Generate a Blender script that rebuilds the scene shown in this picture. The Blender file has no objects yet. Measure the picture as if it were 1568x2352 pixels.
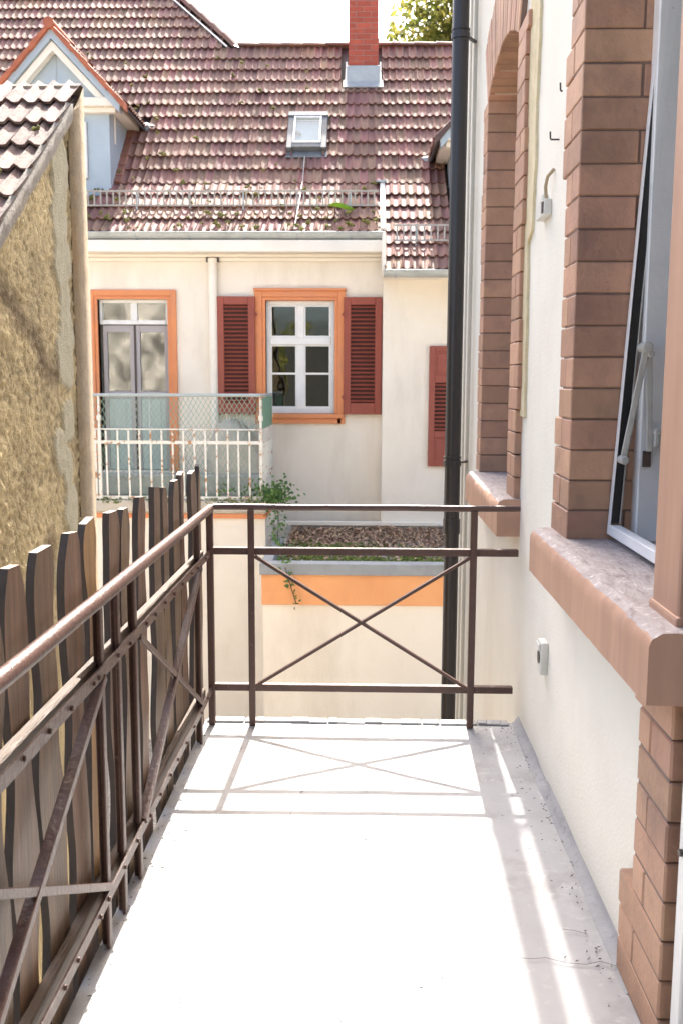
import bpy, bmesh, math, random
from mathutils import Vector, Matrix, noise
R = math.radians
rng = random.Random(7)
SC = bpy.context.scene
COL = SC.collection

# ------------------------------------------------------------------ camera
cam_d = bpy.data.cameras.new('camera')
cam = bpy.data.objects.new('camera', cam_d); COL.objects.link(cam)
cam_d.sensor_fit = 'VERTICAL'; cam_d.sensor_height = 36.0; cam_d.lens = 36.0 * 2200 / 2352
cam_d.clip_start = 0.05; cam_d.clip_end = 2000
cr = Vector((0.99967423, 0.02521158, 0.00397703))
cu = Vector((-0.00735911, 0.13551223, 0.99074834))
cf = Vector((-0.02443939, 0.99045485, -0.13565362))
mw = Matrix((cr, cu, -cf)).transposed().to_4x4()
mw.translation = Vector((0, 0, 1.5))
cam.matrix_world = mw
cam_d.dof.use_dof = True; cam_d.dof.focus_distance = 3.6; cam_d.dof.aperture_fstop = 9.0
SC.camera = cam

# ------------------------------------------------------------------ light
SUN = Vector((0.027, 1.0, 1.12)).normalized()
world = bpy.data.worlds.new('World'); SC.world = world; world.use_nodes = True
wn = world.node_tree; wn.nodes.clear()
sky = wn.nodes.new('ShaderNodeTexSky'); sky.sky_type = 'NISHITA'; sky.sun_disc = False
sky.sun_elevation = math.asin(SUN.z); sky.sun_rotation = math.atan2(SUN.x, SUN.y)
sky.air_density = 1.0; sky.dust_density = 6.0; sky.ozone_density = 1.0
bg = wn.nodes.new('ShaderNodeBackground'); bg.inputs['Strength'].default_value = 0.15
wo = wn.nodes.new('ShaderNodeOutputWorld')
wn.links.new(sky.outputs[0], bg.inputs[0]); wn.links.new(bg.outputs[0], wo.inputs[0])
sl = bpy.data.lights.new('sun', 'SUN'); sl.energy = 4.2; sl.angle = R(0.53); sl.color = (1.0, 0.95, 0.87)
so = bpy.data.objects.new('sun', sl); COL.objects.link(so)
so.rotation_euler = SUN.to_track_quat('Z', 'Y').to_euler()
SC.view_settings.view_transform = 'Standard'; SC.view_settings.look = 'None'
SC.view_settings.gamma = 1.0; SC.view_settings.exposure = 1.95
SC.cycles.max_bounces = 8; SC.cycles.transparent_max_bounces = 12

# ------------------------------------------------------------------ materials
def ramp(nt, a, b, ca, cb):
    r = nt.nodes.new('ShaderNodeValToRGB')
    e = r.color_ramp.elements
    e[0].position = a; e[0].color = (*ca, 1); e[1].position = b; e[1].color = (*cb, 1)
    return r
def mixc(nt, fac, a, b, mode='MIX'):
    m = nt.nodes.new('ShaderNodeMix'); m.data_type = 'RGBA'; m.blend_type = mode
    for s, v in ((0, fac), (6, a), (7, b)):
        if isinstance(v, (int, float)): m.inputs[s].default_value = v
        elif isinstance(v, tuple): m.inputs[s].default_value = (*v, 1)
        else: nt.links.new(v, m.inputs[s])
    return m.outputs[2]
def pmat(name, c1, c2=None, scale=6.0, rough=0.7, bump=0.0, bscale=60.0, metal=0.0, stretch=(1, 1, 1),
         rnd=0.0, spots=None, spot_scale=14.0, spot_at=(0.62, 0.72), spec=0.5, detail=6.0, vcol=False,
         stain=None, stain_scale=1.3, stain_at=(0.5, 0.75), stain_stretch=(1, 1, 1), bdist=0.01, hue=0.0, rough2=None):
    m = bpy.data.materials.new(name); m.use_nodes = True
    nt = m.node_tree; N = nt.nodes; L = nt.links
    b = N['Principled BSDF']
    b.inputs['Roughness'].default_value = rough; b.inputs['Metallic'].default_value = metal
    b.inputs['Specular IOR Level'].default_value = spec
    geo = N.new('ShaderNodeNewGeometry')
    def coords(st):
        mp = N.new('ShaderNodeMapping'); mp.inputs['Scale'].default_value = st
        L.new(geo.outputs['Position'], mp.inputs['Vector']); return mp.outputs[0]
    def nz(sc, st=(1, 1, 1), det=detail, rg=0.6):
        t = N.new('ShaderNodeTexNoise'); t.inputs['Scale'].default_value = sc
        t.inputs['Detail'].default_value = det; t.inputs['Roughness'].default_value = rg
        L.new(coords(st), t.inputs['Vector']); return t.outputs['Fac']
    if c2 is None: c2 = tuple(x * 0.86 for x in c1)
    n1 = nz(scale, stretch)
    rp = ramp(nt, 0.32, 0.68, c1, c2); L.new(n1, rp.inputs[0]); col = rp.outputs[0]
    if vcol:
        vc = N.new('ShaderNodeVertexColor'); vc.layer_name = 'Col'
        col = mixc(nt, 1.0, col, vc.outputs[0], 'MULTIPLY')
    if stain:
        n2 = nz(stain_scale, stain_stretch, 8.0, 0.65)
        r2 = ramp(nt, stain_at[0], stain_at[1], (0, 0, 0), (1, 1, 1)); L.new(n2, r2.inputs[0])
        col = mixc(nt, r2.outputs[0], col, stain)
    if spots:
        n3 = nz(spot_scale, (1, 1, 1), 4.0, 0.7)
        r3 = ramp(nt, spot_at[0], spot_at[1], (0, 0, 0), (1, 1, 1)); L.new(n3, r3.inputs[0])
        col = mixc(nt, r3.outputs[0], col, spots)
    if rnd or hue:
        oi = N.new('ShaderNodeObjectInfo')
        ad = N.new('ShaderNodeMath'); ad.operation = 'ADD'
        L.new(oi.outputs['Random'], ad.inputs[0]); L.new(geo.outputs['Random Per Island'], ad.inputs[1])
        fr = N.new('ShaderNodeMath'); fr.operation = 'FRACT'; L.new(ad.outputs[0], fr.inputs[0])
        hs = N.new('ShaderNodeHueSaturation')
        mv = N.new('ShaderNodeMapRange'); mv.inputs[3].default_value = 1 - rnd; mv.inputs[4].default_value = 1 + rnd
        L.new(fr.outputs[0], mv.inputs[0]); L.new(mv.outputs[0], hs.inputs['Value'])
        if hue:
            f2 = N.new('ShaderNodeMath'); f2.operation = 'MULTIPLY'; f2.inputs[1].default_value = 7.13; L.new(fr.outputs[0], f2.inputs[0])
            f3 = N.new('ShaderNodeMath'); f3.operation = 'FRACT'; L.new(f2.outputs[0], f3.inputs[0])
            mh = N.new('ShaderNodeMapRange'); mh.inputs[3].default_value = 0.5 - hue; mh.inputs[4].default_value = 0.5 + hue
            L.new(f3.outputs[0], mh.inputs[0]); L.new(mh.outputs[0], hs.inputs['Hue'])
        L.new(col, hs.inputs['Color']); col = hs.outputs[0]
    L.new(col, b.inputs['Base Color'])
    if rough2 is not None:
        mr = N.new('ShaderNodeMapRange'); mr.inputs[3].default_value = rough; mr.inputs[4].default_value = rough2
        L.new(nz(scale * 2.3, stretch), mr.inputs[0]); L.new(mr.outputs[0], b.inputs['Roughness'])
    if bump:
        bp = N.new('ShaderNodeBump'); bp.inputs['Strength'].default_value = bump; bp.inputs['Distance'].default_value = bdist
        L.new(nz(bscale, stretch, 5.0), bp.inputs['Height']); L.new(bp.outputs[0], b.inputs['Normal'])
    return m
def glassmat(name, ior=1.7, tint=(0.86, 0.9, 0.88)):
    m = bpy.data.materials.new(name); m.use_nodes = True
    nt = m.node_tree; N = nt.nodes; L = nt.links; N.clear()
    o = N.new('ShaderNodeOutputMaterial'); mx = N.new('ShaderNodeMixShader')
    lw = N.new('ShaderNodeLayerWeight'); lw.inputs['Blend'].default_value = 0.5
    pw = N.new('ShaderNodeMath'); pw.operation = 'POWER'; pw.inputs[1].default_value = 5.0; L.new(lw.outputs['Facing'], pw.inputs[0])
    f0 = ((ior - 1) / (ior + 1)) ** 2
    fr = N.new('ShaderNodeMath'); fr.operation = 'MULTIPLY_ADD'; fr.inputs[1].default_value = (1 - f0) * (1.0 if ior > 1.3 else .3); fr.inputs[2].default_value = f0; L.new(pw.outputs[0], fr.inputs[0])
    t = N.new('ShaderNodeBsdfTransparent'); t.inputs[0].default_value = (*tint, 1)
    g = N.new('ShaderNodeBsdfGlossy'); g.inputs['Roughness'].default_value = 0.015
    geo = N.new('ShaderNodeNewGeometry'); nz = N.new('ShaderNodeTexNoise'); nz.inputs['Scale'].default_value = 2.2
    L.new(geo.outputs['Position'], nz.inputs['Vector'])
    bp = N.new('ShaderNodeBump'); bp.inputs['Strength'].default_value = 0.12; bp.inputs['Distance'].default_value = 0.02
    L.new(nz.outputs['Fac'], bp.inputs['Height']); L.new(bp.outputs[0], g.inputs['Normal'])
    L.new(fr.outputs[0], mx.inputs[0]); L.new(t.outputs[0], mx.inputs[1]); L.new(g.outputs[0], mx.inputs[2])
    L.new(mx.outputs[0], o.inputs['Surface'])
    return m
def leafmat(name, c1, c2, trans=0.35):
    m = bpy.data.materials.new(name); m.use_nodes = True
    nt = m.node_tree; N = nt.nodes; L = nt.links; N.clear()
    o = N.new('ShaderNodeOutputMaterial'); mx = N.new('ShaderNodeMixShader'); mx.inputs[0].default_value = trans
    geo = N.new('ShaderNodeNewGeometry'); rp = ramp(nt, 0.1, 0.9, c1, c2); L.new(geo.outputs['Random Per Island'], rp.inputs[0])
    d = N.new('ShaderNodeBsdfPrincipled'); d.inputs['Roughness'].default_value = 0.55
    t = N.new('ShaderNodeBsdfTranslucent')
    L.new(rp.outputs[0], d.inputs['Base Color']); L.new(rp.outputs[0], t.inputs[0])
    L.new(d.outputs[0], mx.inputs[1]); L.new(t.outputs[0], mx.inputs[2]); L.new(mx.outputs[0], o.inputs['Surface'])
    return m

M = {}
M['plaster'] = pmat('white plaster', (0.76, 0.73, 0.65), (0.71, 0.68, 0.595), 3.0, 0.85, 0.45, 90, stain=(0.62, 0.565, 0.46), stain_scale=1.1, stain_at=(0.50, 0.82), stain_stretch=(1, 1, .35), bdist=.006)
M['cream'] = pmat('cream render', (0.845, 0.775, 0.665), (0.805, 0.73, 0.615), 2.0, 0.9, 0.4, 70, stain=(0.66, 0.58, 0.47), stain_scale=1.0, stain_at=(0.50, 0.82), stain_stretch=(1.6, 1.6, .45), bdist=.008)
M['cream_trim'] = pmat('cream cornice paint', (0.86, 0.80, 0.70), (0.82, 0.75, 0.64), 3.0, 0.75, 0.1, 60)
M['brick_paint'] = pmat('brown painted brick', (0.49, 0.283, 0.185), (0.40, 0.227, 0.15), 7.0, 0.66, 0.7, 60, rnd=0.15, hue=.006, stain=(0.25, 0.155, 0.115), stain_scale=4, stain_at=(.50, .76), spots=(0.46, 0.29, 0.215), spot_scale=22, spot_at=(.64, .76), bdist=.005)
M['brick_joint'] = pmat('brown painted joint', (0.23, 0.155, 0.125), (0.16, 0.112, 0.095), 20, 0.8, .4, 150, bdist=.004)
M['stone_paint'] = pmat('brown painted stone', (0.48, 0.285, 0.193), (0.39, 0.228, 0.157), 5.0, 0.6, 0.25, 70, stretch=(3, 3, .35), stain=(0.30, 0.185, 0.15), stain_scale=3, stain_at=(.58, .85), stain_stretch=(2, 2, .4), bdist=.004)
M['stone_worn'] = pmat('weathered sill top', (0.40, 0.355, 0.35), (0.27, 0.225, 0.22), 26, 0.6, .9, 60, stretch=(1.6, .5, 1), stain=(.20, .155, .145), stain_scale=22, stain_at=(.56, .68), stain_stretch=(2, .5, 1), spots=(0.58, 0.55, 0.55), spot_scale=45, spot_at=(.58, .70), bdist=.008)
M['iron'] = pmat('brown iron paint', (0.088, 0.044, 0.034), (0.066, 0.033, 0.027), 12, 0.26, .7, 70, spots=(0.16, 0.095, 0.07), spot_scale=40, spot_at=(.62, .74), bdist=.004, rough2=.5)
M['wood'] = pmat('brown stained wood', (0.185, 0.103, 0.056), (0.09, 0.05, 0.029), 9, 0.45, .8, 40, stretch=(4, 4, .22), rnd=.25, hue=.014, stain=(0.26, 0.17, 0.10), stain_scale=2.2, stain_at=(.52, .8), stain_stretch=(3, 3, .5), bdist=.004)
M['wood_y'] = pmat('bare yellow wood', (0.36, 0.205, 0.075), (0.20, 0.11, 0.05), 7, 0.5, .5, 40, stretch=(4, 4, .3), bdist=.004)
M['wood_dark'] = pmat('dark stained batten', (0.10, 0.058, 0.035), (0.06, 0.036, 0.023), 9, 0.55, .6, 40, stretch=(4, .3, 4))
M['bark'] = pmat('dark plank edge', (0.06, 0.042, 0.033), (0.035, 0.026, 0.021), 14, 0.8, .6, 60, stretch=(2, 2, .6), bdist=.005)
M['wood_end'] = pmat('pale plank end', (0.33, 0.27, 0.22), (0.24, 0.19, 0.15), 30, 0.7)
M['floor'] = pmat('balcony concrete', (0.385, 0.388, 0.395), (0.33, 0.332, 0.338), 3.5, 0.72, .4, 80, stain=(0.235, 0.225, 0.215), stain_scale=3.2, stain_at=(.50, .74), spots=(0.45, 0.45, 0.445), spot_scale=16, spot_at=(.56, .72), bdist=.005)
M['coving'] = pmat('grey floor coating', (0.325, 0.33, 0.338), (0.25, 0.253, 0.262), 8, 0.6, .4, 60, spots=(0.17, 0.165, 0.165), spot_scale=30, spot_at=(.58, .70), bdist=.005)
M['crack'] = pmat('crack', (0.10, 0.09, 0.085))
M['tile'] = pmat('brown roof tile', (0.265, 0.135, 0.098), (0.20, 0.103, 0.082), 3.0, 0.62, .5, 45, spec=.3, rnd=.28, hue=.022, stain=(0.32, 0.145, 0.085), stain_scale=0.8, stain_at=(.55, .75), spots=(0.34, 0.285, 0.215), spot_scale=26, spot_at=(.60, .74), bdist=.006, rough2=.75)
M['tile_edge'] = pmat('orange verge tile', (0.46, 0.135, 0.058), (0.36, 0.10, 0.05), 6, 0.6, .3, 50, rnd=.12)
M['tile_old'] = pmat('weathered shed tile', (0.25, 0.17, 0.145), (0.16, 0.098, 0.086), 9.0, 0.75, .8, 45, spec=.25, stretch=(3, .5, .5), rnd=.3, hue=.015, stain=(0.12, 0.06, 0.055), stain_scale=3.5, stain_at=(.48, .66), spots=(0.25, 0.22, 0.185), spot_scale=24, spot_at=(.55, .68), bdist=.008)
M['tile_dark'] = pmat('dark verge tile', (0.10, 0.055, 0.045), (0.075, 0.04, 0.035), 6, 0.6, .3, 50, rnd=.12)
M['tile_red'] = pmat('red brown flashing tile', (0.27, 0.105, 0.065), (0.2, 0.08, 0.055), 6, 0.6, .3, 50, rnd=.15)
M['zinc_pale'] = pmat('pale gutter zinc', (0.50, 0.51, 0.48), (0.42, 0.43, 0.40), 4, 0.5, .1, 40, metal=.1, stain=(.36, .36, .33), stain_scale=4)
M['guard'] = pmat('greyed snow guard paint', (0.46, 0.42, 0.36), (0.36, 0.33, 0.29), 9, .7, spots=(.30, .22, .16), spot_scale=14)
M['zinc_dark'] = pmat('dark grey zinc', (0.17, 0.175, 0.175), (0.12, 0.125, 0.125), 6, 0.5, .1, 40, metal=.2)
M['zinc_dark2'] = pmat('weathered blue zinc', (0.30, 0.325, 0.345), (0.235, 0.25, 0.265), 5, 0.55, .1, 40, metal=.1, stain=(.2, .21, .2), stain_scale=3, stain_stretch=(1, 1, .2))
M['rear'] = pmat('dark light blocker', (0.035, 0.034, 0.028), (0.024, 0.024, 0.02), 6, .8, stretch=(3, 3, .3))  # near-black, for the added light blockers out of view
M['deck'] = pmat('roof underlay', (0.06, 0.045, 0.04))
M['zinc'] = pmat('grey zinc', (0.46, 0.48, 0.475), (0.38, 0.40, 0.395), 5, 0.42, .1, 40, metal=.35, stain=(.33, .34, .32), stain_scale=3)
M['zinc_blue'] = pmat('blue grey zinc cladding', (0.44, 0.51, 0.56), (0.39, 0.455, 0.50), 3, 0.5, .08, 30, metal=.15)
M['white'] = pmat('white gloss paint', (0.78, 0.775, 0.75), (0.72, 0.71, 0.68), 6, 0.4, .08, 50)
M['frame_white'] = pmat('aged white window paint', (0.80, 0.80, 0.80), (0.74, 0.74, 0.74), 6, 0.4, .15, 50, spots=(.42, .36, .30), spot_scale=34, spot_at=(.70, .76))
M['black'] = pmat('black rubber seal', (0.012, 0.011, 0.011), rough=.5)
M['orange'] = pmat('orange window surround', (0.72, 0.275, 0.115), (0.66, 0.245, 0.10), 4, 0.75, .1, 60, stain=(.60, .25, .13), stain_scale=2)
M['orange_pale'] = pmat('orange parapet band', (0.80, 0.39, 0.17), (0.75, 0.345, 0.145), 2.5, 0.8, .1, 60, stain=(.66, .30, .14), stain_scale=1.2, stain_stretch=(1, 1, .3))
M['shutter'] = pmat('dark red shutter paint', (0.30, 0.062, 0.036), (0.26, 0.054, 0.032), 6, 0.5, .1, 60)
M['shutter_b'] = pmat('brick red shutter paint', (0.30, 0.072, 0.045), (0.26, 0.062, 0.04), 6, 0.5, .1, 60)
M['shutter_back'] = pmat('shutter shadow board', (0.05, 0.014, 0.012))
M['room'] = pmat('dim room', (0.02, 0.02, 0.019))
M['glass'] = glassmat('window glass', 2.0)
M['glass_clear'] = glassmat('clear window glass', 1.18, (.97, .98, .98))
M['doorpaint'] = pmat('grey green door paint', (0.43, 0.50, 0.46), (0.38, 0.44, 0.41), 4, .6)
M['doorgrey'] = pmat('grey door paint', (0.40, 0.37, 0.37), (0.36, 0.33, 0.33), 4, .55)
M['redbrick'] = pmat('red chimney brick', (0.43, 0.09, 0.05), (0.36, 0.075, 0.045), 8, 0.8, .3, 80, rnd=.14)
M['mortar'] = pmat('chimney mortar', (0.36, 0.24, 0.20), (0.30, 0.2, 0.17), 20, .9)
M['pipe'] = pmat('dark brown drainpipe', (0.030, 0.026, 0.027), (0.024, 0.021, 0.022), 6, 0.30, .05, 30, stretch=(1, 1, .2))
M['shedwall'] = pmat('rough ochre render', (1.0, 1.0, 1.0), (0.86, 0.84, 0.80), 9, 0.95, 1.0, 75, vcol=True, bdist=.014, spots=(0.30, 0.24, 0.16), spot_scale=40, spot_at=(.67, .76))
M['shedpillar'] = pmat('worn wall edge', (0.41, 0.325, 0.22), (0.31, 0.245, 0.17), 8, 0.9, 1.0, 50, stain=(.44, .28, .13), stain_scale=2.5, stain_stretch=(1, 1, .4), spots=(.35, .31, .26), spot_scale=18, bdist=.01)
M['shedmortar'] = pmat('verge mortar', (0.30, 0.27, 0.23), (0.20, 0.18, 0.155), 14, .95, .8, 50, bdist=.012)
M['foam'] = pmat('yellow foam residue', (0.66, 0.585, 0.40), (0.56, 0.47, 0.29), 14, .9, .8, 90, bdist=.006)
M['rust'] = pmat('white rusty paint', (0.78, 0.76, 0.69), (0.70, 0.67, 0.58), 8, .6, .2, 60, spots=(0.42, 0.19, 0.07), spot_scale=9, spot_at=(.56, .64))
M['net'] = pmat('green netting', (0.22, 0.36, 0.28), (0.30, 0.40, 0.33), 3, .7)
M['net_panel'] = pmat('green mesh screen', (0.14, 0.30, 0.20), (0.20, 0.35, 0.25), 10, .7)
M['rail_grey'] = pmat('grey green tube', (0.42, 0.47, 0.46), (0.36, 0.41, 0.40), 8, .5)
M['moss'] = pmat('yellow green moss', (0.26, 0.24, 0.06), (0.14, 0.14, 0.035), 30, .95, .6, 90, rnd=.3)
M['moss_g'] = pmat('green moss', (0.16, 0.20, 0.035), (0.09, 0.12, 0.025), 12, .95, .6, 90, rnd=.35)
M['dryleaf'] = pmat('dry brown leaves', (0.46, 0.31, 0.205), (0.31, 0.20, 0.13), 8, .8, rnd=.45, hue=.02)
M['concrete'] = pmat('grey concrete', (0.40, 0.39, 0.36), (0.30, 0.30, 0.28), 5, .9, .4, 50, stain=(.2, .2, .17), stain_scale=2.5)
M['stoneblock'] = pmat('pale stone', (0.55, 0.50, 0.42), (0.45, 0.41, 0.34), 6, .9, .4, 50)
M['leafgreen'] = pmat('fresh green leaf', (0.27, 0.52, 0.05), (0.22, 0.45, 0.05), 20, .45)
M['plastic'] = pmat('old white plastic', (0.66, 0.65, 0.60), (0.58, 0.57, 0.52), 10, .45)
M['cablem'] = pmat('old cable sheath', (0.42, 0.35, 0.22), (0.34, 0.27, 0.17), 20, .6)
M['litter'] = pmat('grit', (0.12, 0.10, 0.085), (0.2, 0.17, 0.14), 30, .9)
M['hook'] = pmat('dark steel hook', (0.06, 0.045, 0.04), rough=.5)
M['ivory'] = pmat('stay arm paint', (0.56, 0.55, 0.51), (0.46, 0.45, 0.41), 18, .45, .3, 60, spots=(.28, .20, .13), spot_scale=30, spot_at=(.66, .74))
M['foliage'] = leafmat('tree leaves', (0.10, 0.13, 0.025), (0.30, 0.27, 0.06), .5)
M['foliage_ivy'] = leafmat('ivy leaves', (0.05, 0.12, 0.025), (0.13, 0.24, 0.05), .25)
M['trunk'] = pmat('tree bark', (0.12, 0.09, 0.065), (0.08, 0.06, 0.045), 6, .9, .7, 20, stretch=(3, 3, .5), bdist=.03)
def paving():
    m = pmat('courtyard paving', (0.46, 0.42, 0.36), (0.36, 0.33, 0.29), 4, .9, .3, 30)
    nt = m.node_tree; b = nt.nodes['Principled BSDF']
    geo = nt.nodes.new('ShaderNodeNewGeometry'); br = nt.nodes.new('ShaderNodeTexBrick')
    br.inputs['Scale'].default_value = 4.0
    for k, c in (('Color1', (1, 1, 1)), ('Color2', (.8, .78, .75)), ('Mortar', (.45, .42, .38))): br.inputs[k].default_value = (*c, 1)
    nt.links.new(geo.outputs['Position'], br.inputs['Vector'])
    old = b.inputs['Base Color'].links[0].from_socket
    nt.links.new(mixc(nt, 1.0, old, br.outputs['Color'], 'MULTIPLY'), b.inputs['Base Color'])
    return m
M['paving'] = paving()

# ------------------------------------------------------------------ helpers
WL = {}
def attach(o, parent):
    if parent is not None:
        o.parent = parent
        o.matrix_parent_inverse = Matrix.Translation(-WL.get(parent.name, Vector((0, 0, 0))))
def tag(o, label=None, cat=None, group=None, kind=None):
    if label: o['label'] = label
    if cat: o['category'] = cat
    if group: o['group'] = group
    if kind: o['kind'] = kind
    return o
def thing(name, loc, label, cat, group=None):
    o = bpy.data.objects.new(name, None); COL.objects.link(o); o.location = loc
    o.empty_display_size = 0.2
    WL[o.name] = Vector(loc)
    return tag(o, label, cat, group)
class MB:
    def __init__(s): s.v = []; s.f = []; s.m = []
    def add(s, vs, fs, m=0):
        b = len(s.v); s.v += [tuple(v) for v in vs]; s.f += [tuple(b + i for i in f) for f in fs]; s.m += [m] * len(fs); return s
    def box(s, x0, x1, y0, y1, z0, z1, m=0, xf=None):
        vs = [Vector(p) for p in ((x0, y0, z0), (x1, y0, z0), (x1, y1, z0), (x0, y1, z0), (x0, y0, z1), (x1, y0, z1), (x1, y1, z1), (x0, y1, z1))]
        if xf is not None: vs = [xf @ v for v in vs]
        return s.add(vs, ((0, 3, 2, 1), (4, 5, 6, 7), (0, 1, 5, 4), (1, 2, 6, 5), (2, 3, 7, 6), (3, 0, 4, 7)), m)
    def openbox(s, x0, x1, y0, y1, z0, z1, skip):
        b = len(s.f); s.box(x0, x1, y0, y1, z0, z1); i = b + {'y0': 2, 'x0': 5}[skip]; del s.f[i]; del s.m[i]; return s
    def bar(s, p, q, w, h, side=(0, 0, 1), m=0):
        p = Vector(p); q = Vector(q); d = (q - p).normalized(); sd = Vector(side)
        a = d.cross(sd).normalized(); b = a.cross(d).normalized()
        a *= w / 2; b *= h / 2
        vs = [p - a - b, p + a - b, p + a + b, p - a + b, q - a - b, q + a - b, q + a + b, q - a + b]
        return s.add(vs, ((0, 3, 2, 1), (4, 5, 6, 7), (0, 1, 5, 4), (1, 2, 6, 5), (2, 3, 7, 6), (3, 0, 4, 7)), m)
    def tube(s, pts, r, n=8, m=0, cap=True, jit=0):
        pts = [Vector(p) for p in pts]; rings = []
        rs = r if isinstance(r, (list, tuple)) else [r] * len(pts)
        for i, p in enumerate(pts):
            d = (pts[min(i + 1, len(pts) - 1)] - pts[max(i - 1, 0)]).normalized()
            up = Vector((0, 0, 1)) if abs(d.z) < .95 else Vector((0, 1, 0))
            a = d.cross(up).normalized(); b = a.cross(d).normalized()
            rings.append([p + (a * math.cos(2 * math.pi * k / n) + b * math.sin(2 * math.pi * k / n)) * rs[i] for k in range(n)])
        vs = [v for rg in rings for v in rg]; fs = []
        for i in range(len(pts) - 1):
            for k in range(n):
                fs.append((i * n + k, i * n + (k + 1) % n, (i + 1) * n + (k + 1) % n, (i + 1) * n + k))
        if cap: fs += [tuple(range(n))[::-1], tuple((len(pts) - 1) * n + k for k in range(n))]
        return s.add(vs, fs, m)
    def prism(s, poly, axis, c0, c1, m=0):
        def mk(a, b, c): return {'x': (c, a, b), 'y': (a, c, b), 'z': (a, b, c)}[axis]
        n = len(poly); vs = [mk(a, b, c0) for a, b in poly] + [mk(a, b, c1) for a, b in poly]
        fs = [tuple(range(n)), tuple(range(2 * n - 1, n - 1, -1))] + [(i, n + i, n + (i + 1) % n, (i + 1) % n) for i in range(n)]
        return s.add(vs, fs, m)
    def mesh(s, name, mats, smooth=False, bevel=0, segs=1, merge=False):
        me = bpy.data.meshes.new(name); me.from_pydata(s.v, [], s.f)
        if not isinstance(mats, (list, tuple)): mats = [mats]
        for mt in mats: me.materials.append(mt)
        me.polygons.foreach_set('material_index', s.m)
        bm = bmesh.new(); bm.from_mesh(me)
        if merge: bmesh.ops.remove_doubles(bm, verts=bm.verts, dist=1e-4)
        bmesh.ops.recalc_face_normals(bm, faces=bm.faces)
        if bevel: bmesh.ops.bevel(bm, geom=[e for e in bm.edges if e.is_manifold and e.calc_face_angle(0) > .5], offset=bevel, segments=segs, profile=.6, affect='EDGES')
        bm.to_mesh(me); bm.free()
        if smooth: me.polygons.foreach_set('use_smooth', [True] * len(me.polygons))
        me.update(); return me
    def build(s, name, mats, parent=None, **k):
        o = bpy.data.objects.new(name, s.mesh(name, mats, **k)); COL.objects.link(o); attach(o, parent); return o
def place(name, me, mat4, parent=None):
    o = bpy.data.objects.new(name, me); COL.objects.link(o); attach(o, parent); o.matrix_basis = mat4; return o
def box_obj(name, mats, parent, *b, bevel=0, **k): return MB().box(*b).build(name, mats, parent, bevel=bevel, **k)
def smooth_by_angle(o, ang=40):
    o.data.polygons.foreach_set('use_smooth', [True] * len(o.data.polygons))
    bm = bmesh.new(); bm.from_mesh(o.data)
    for e in bm.edges: e.smooth = e.calc_face_angle(0) < R(ang)
    bm.to_mesh(o.data); bm.free()
BR = {}
def brick_mesh(dx, dy, dz, mat, bev=.0035):
    key = (round(dx, 3), round(dy, 3), round(dz, 3), mat.name)
    if key not in BR: BR[key] = MB().box(-dx / 2, dx / 2, -dy / 2, dy / 2, -dz / 2, dz / 2).mesh('brick', mat, bevel=bev)
    return BR[key]
def brick(x0, x1, y0, y1, z0, z1, mat, parent, bev=.0035, jit=.0012, name='brick'):
    me = brick_mesh(x1 - x0, y1 - y0, z1 - z0, mat, bev)
    c = Vector(((x0 + x1) / 2 + rng.uniform(-jit, jit), (y0 + y1) / 2 + rng.uniform(-jit, jit), (z0 + z1) / 2 + rng.uniform(-jit, jit)))
    m = Matrix.Translation(c) @ Matrix.Rotation(rng.uniform(-.006, .006), 4, 'X') @ Matrix.Rotation(rng.uniform(-.006, .006), 4, 'Z')
    return place(name, me, m, parent)
def nz3(x, y, z, s=1.0): return noise.noise(Vector((x * s, y * s, z * s)))
def holed_wall(mb, axis, c, thick, a0, a1, b0, b1, holes, m=0, nolid=None):
    """sheet in plane axis=c with rectangular holes (a0,a1,b0,b1); reveals go to c+thick"""
    As = sorted({a0, a1, *[h[0] for h in holes], *[h[1] for h in holes]})
    Bs = sorted({b0, b1, *[h[2] for h in holes], *[h[3] for h in holes]})
    P = (lambda a, b, d: (c + d, a, b)) if axis == 'x' else (lambda a, b, d: (a, c + d, b))
    for i in range(len(As) - 1):
        for j in range(len(Bs) - 1):
            ca = (As[i] + As[i + 1]) / 2; cb = (Bs[j] + Bs[j + 1]) / 2
            if any(h[0] < ca < h[1] and h[2] < cb < h[3] for h in holes): continue
            for d in (0, thick):
                mb.add([P(As[i], Bs[j], d), P(As[i + 1], Bs[j], d), P(As[i + 1], Bs[j + 1], d), P(As[i], Bs[j + 1], d)], [(0, 1, 2, 3)], m)
    for h in list(holes) + [(a0, a1, b0, b1)]:
        q = [(h[0], h[2]), (h[1], h[2]), (h[1], h[3]), (h[0], h[3])]
        for k in range(4):
            a, b = q[k], q[(k + 1) % 4]
            if nolid is not None and a[1] == b[1] == nolid: continue
            mb.add([P(*a, 0), P(*b, 0), P(*b, thick), P(*a, thick)], [(0, 1, 2, 3)], m)
    return mb

# ------------------------------------------------------------------ ground
g = MB().add([(-400, -400, -3.2), (400, -400, -3.2), (400, 600, -3.2), (-400, 600, -3.2)], [(0, 1, 2, 3)]).build('ground', M['paving'])
tag(g, kind='structure')

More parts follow.
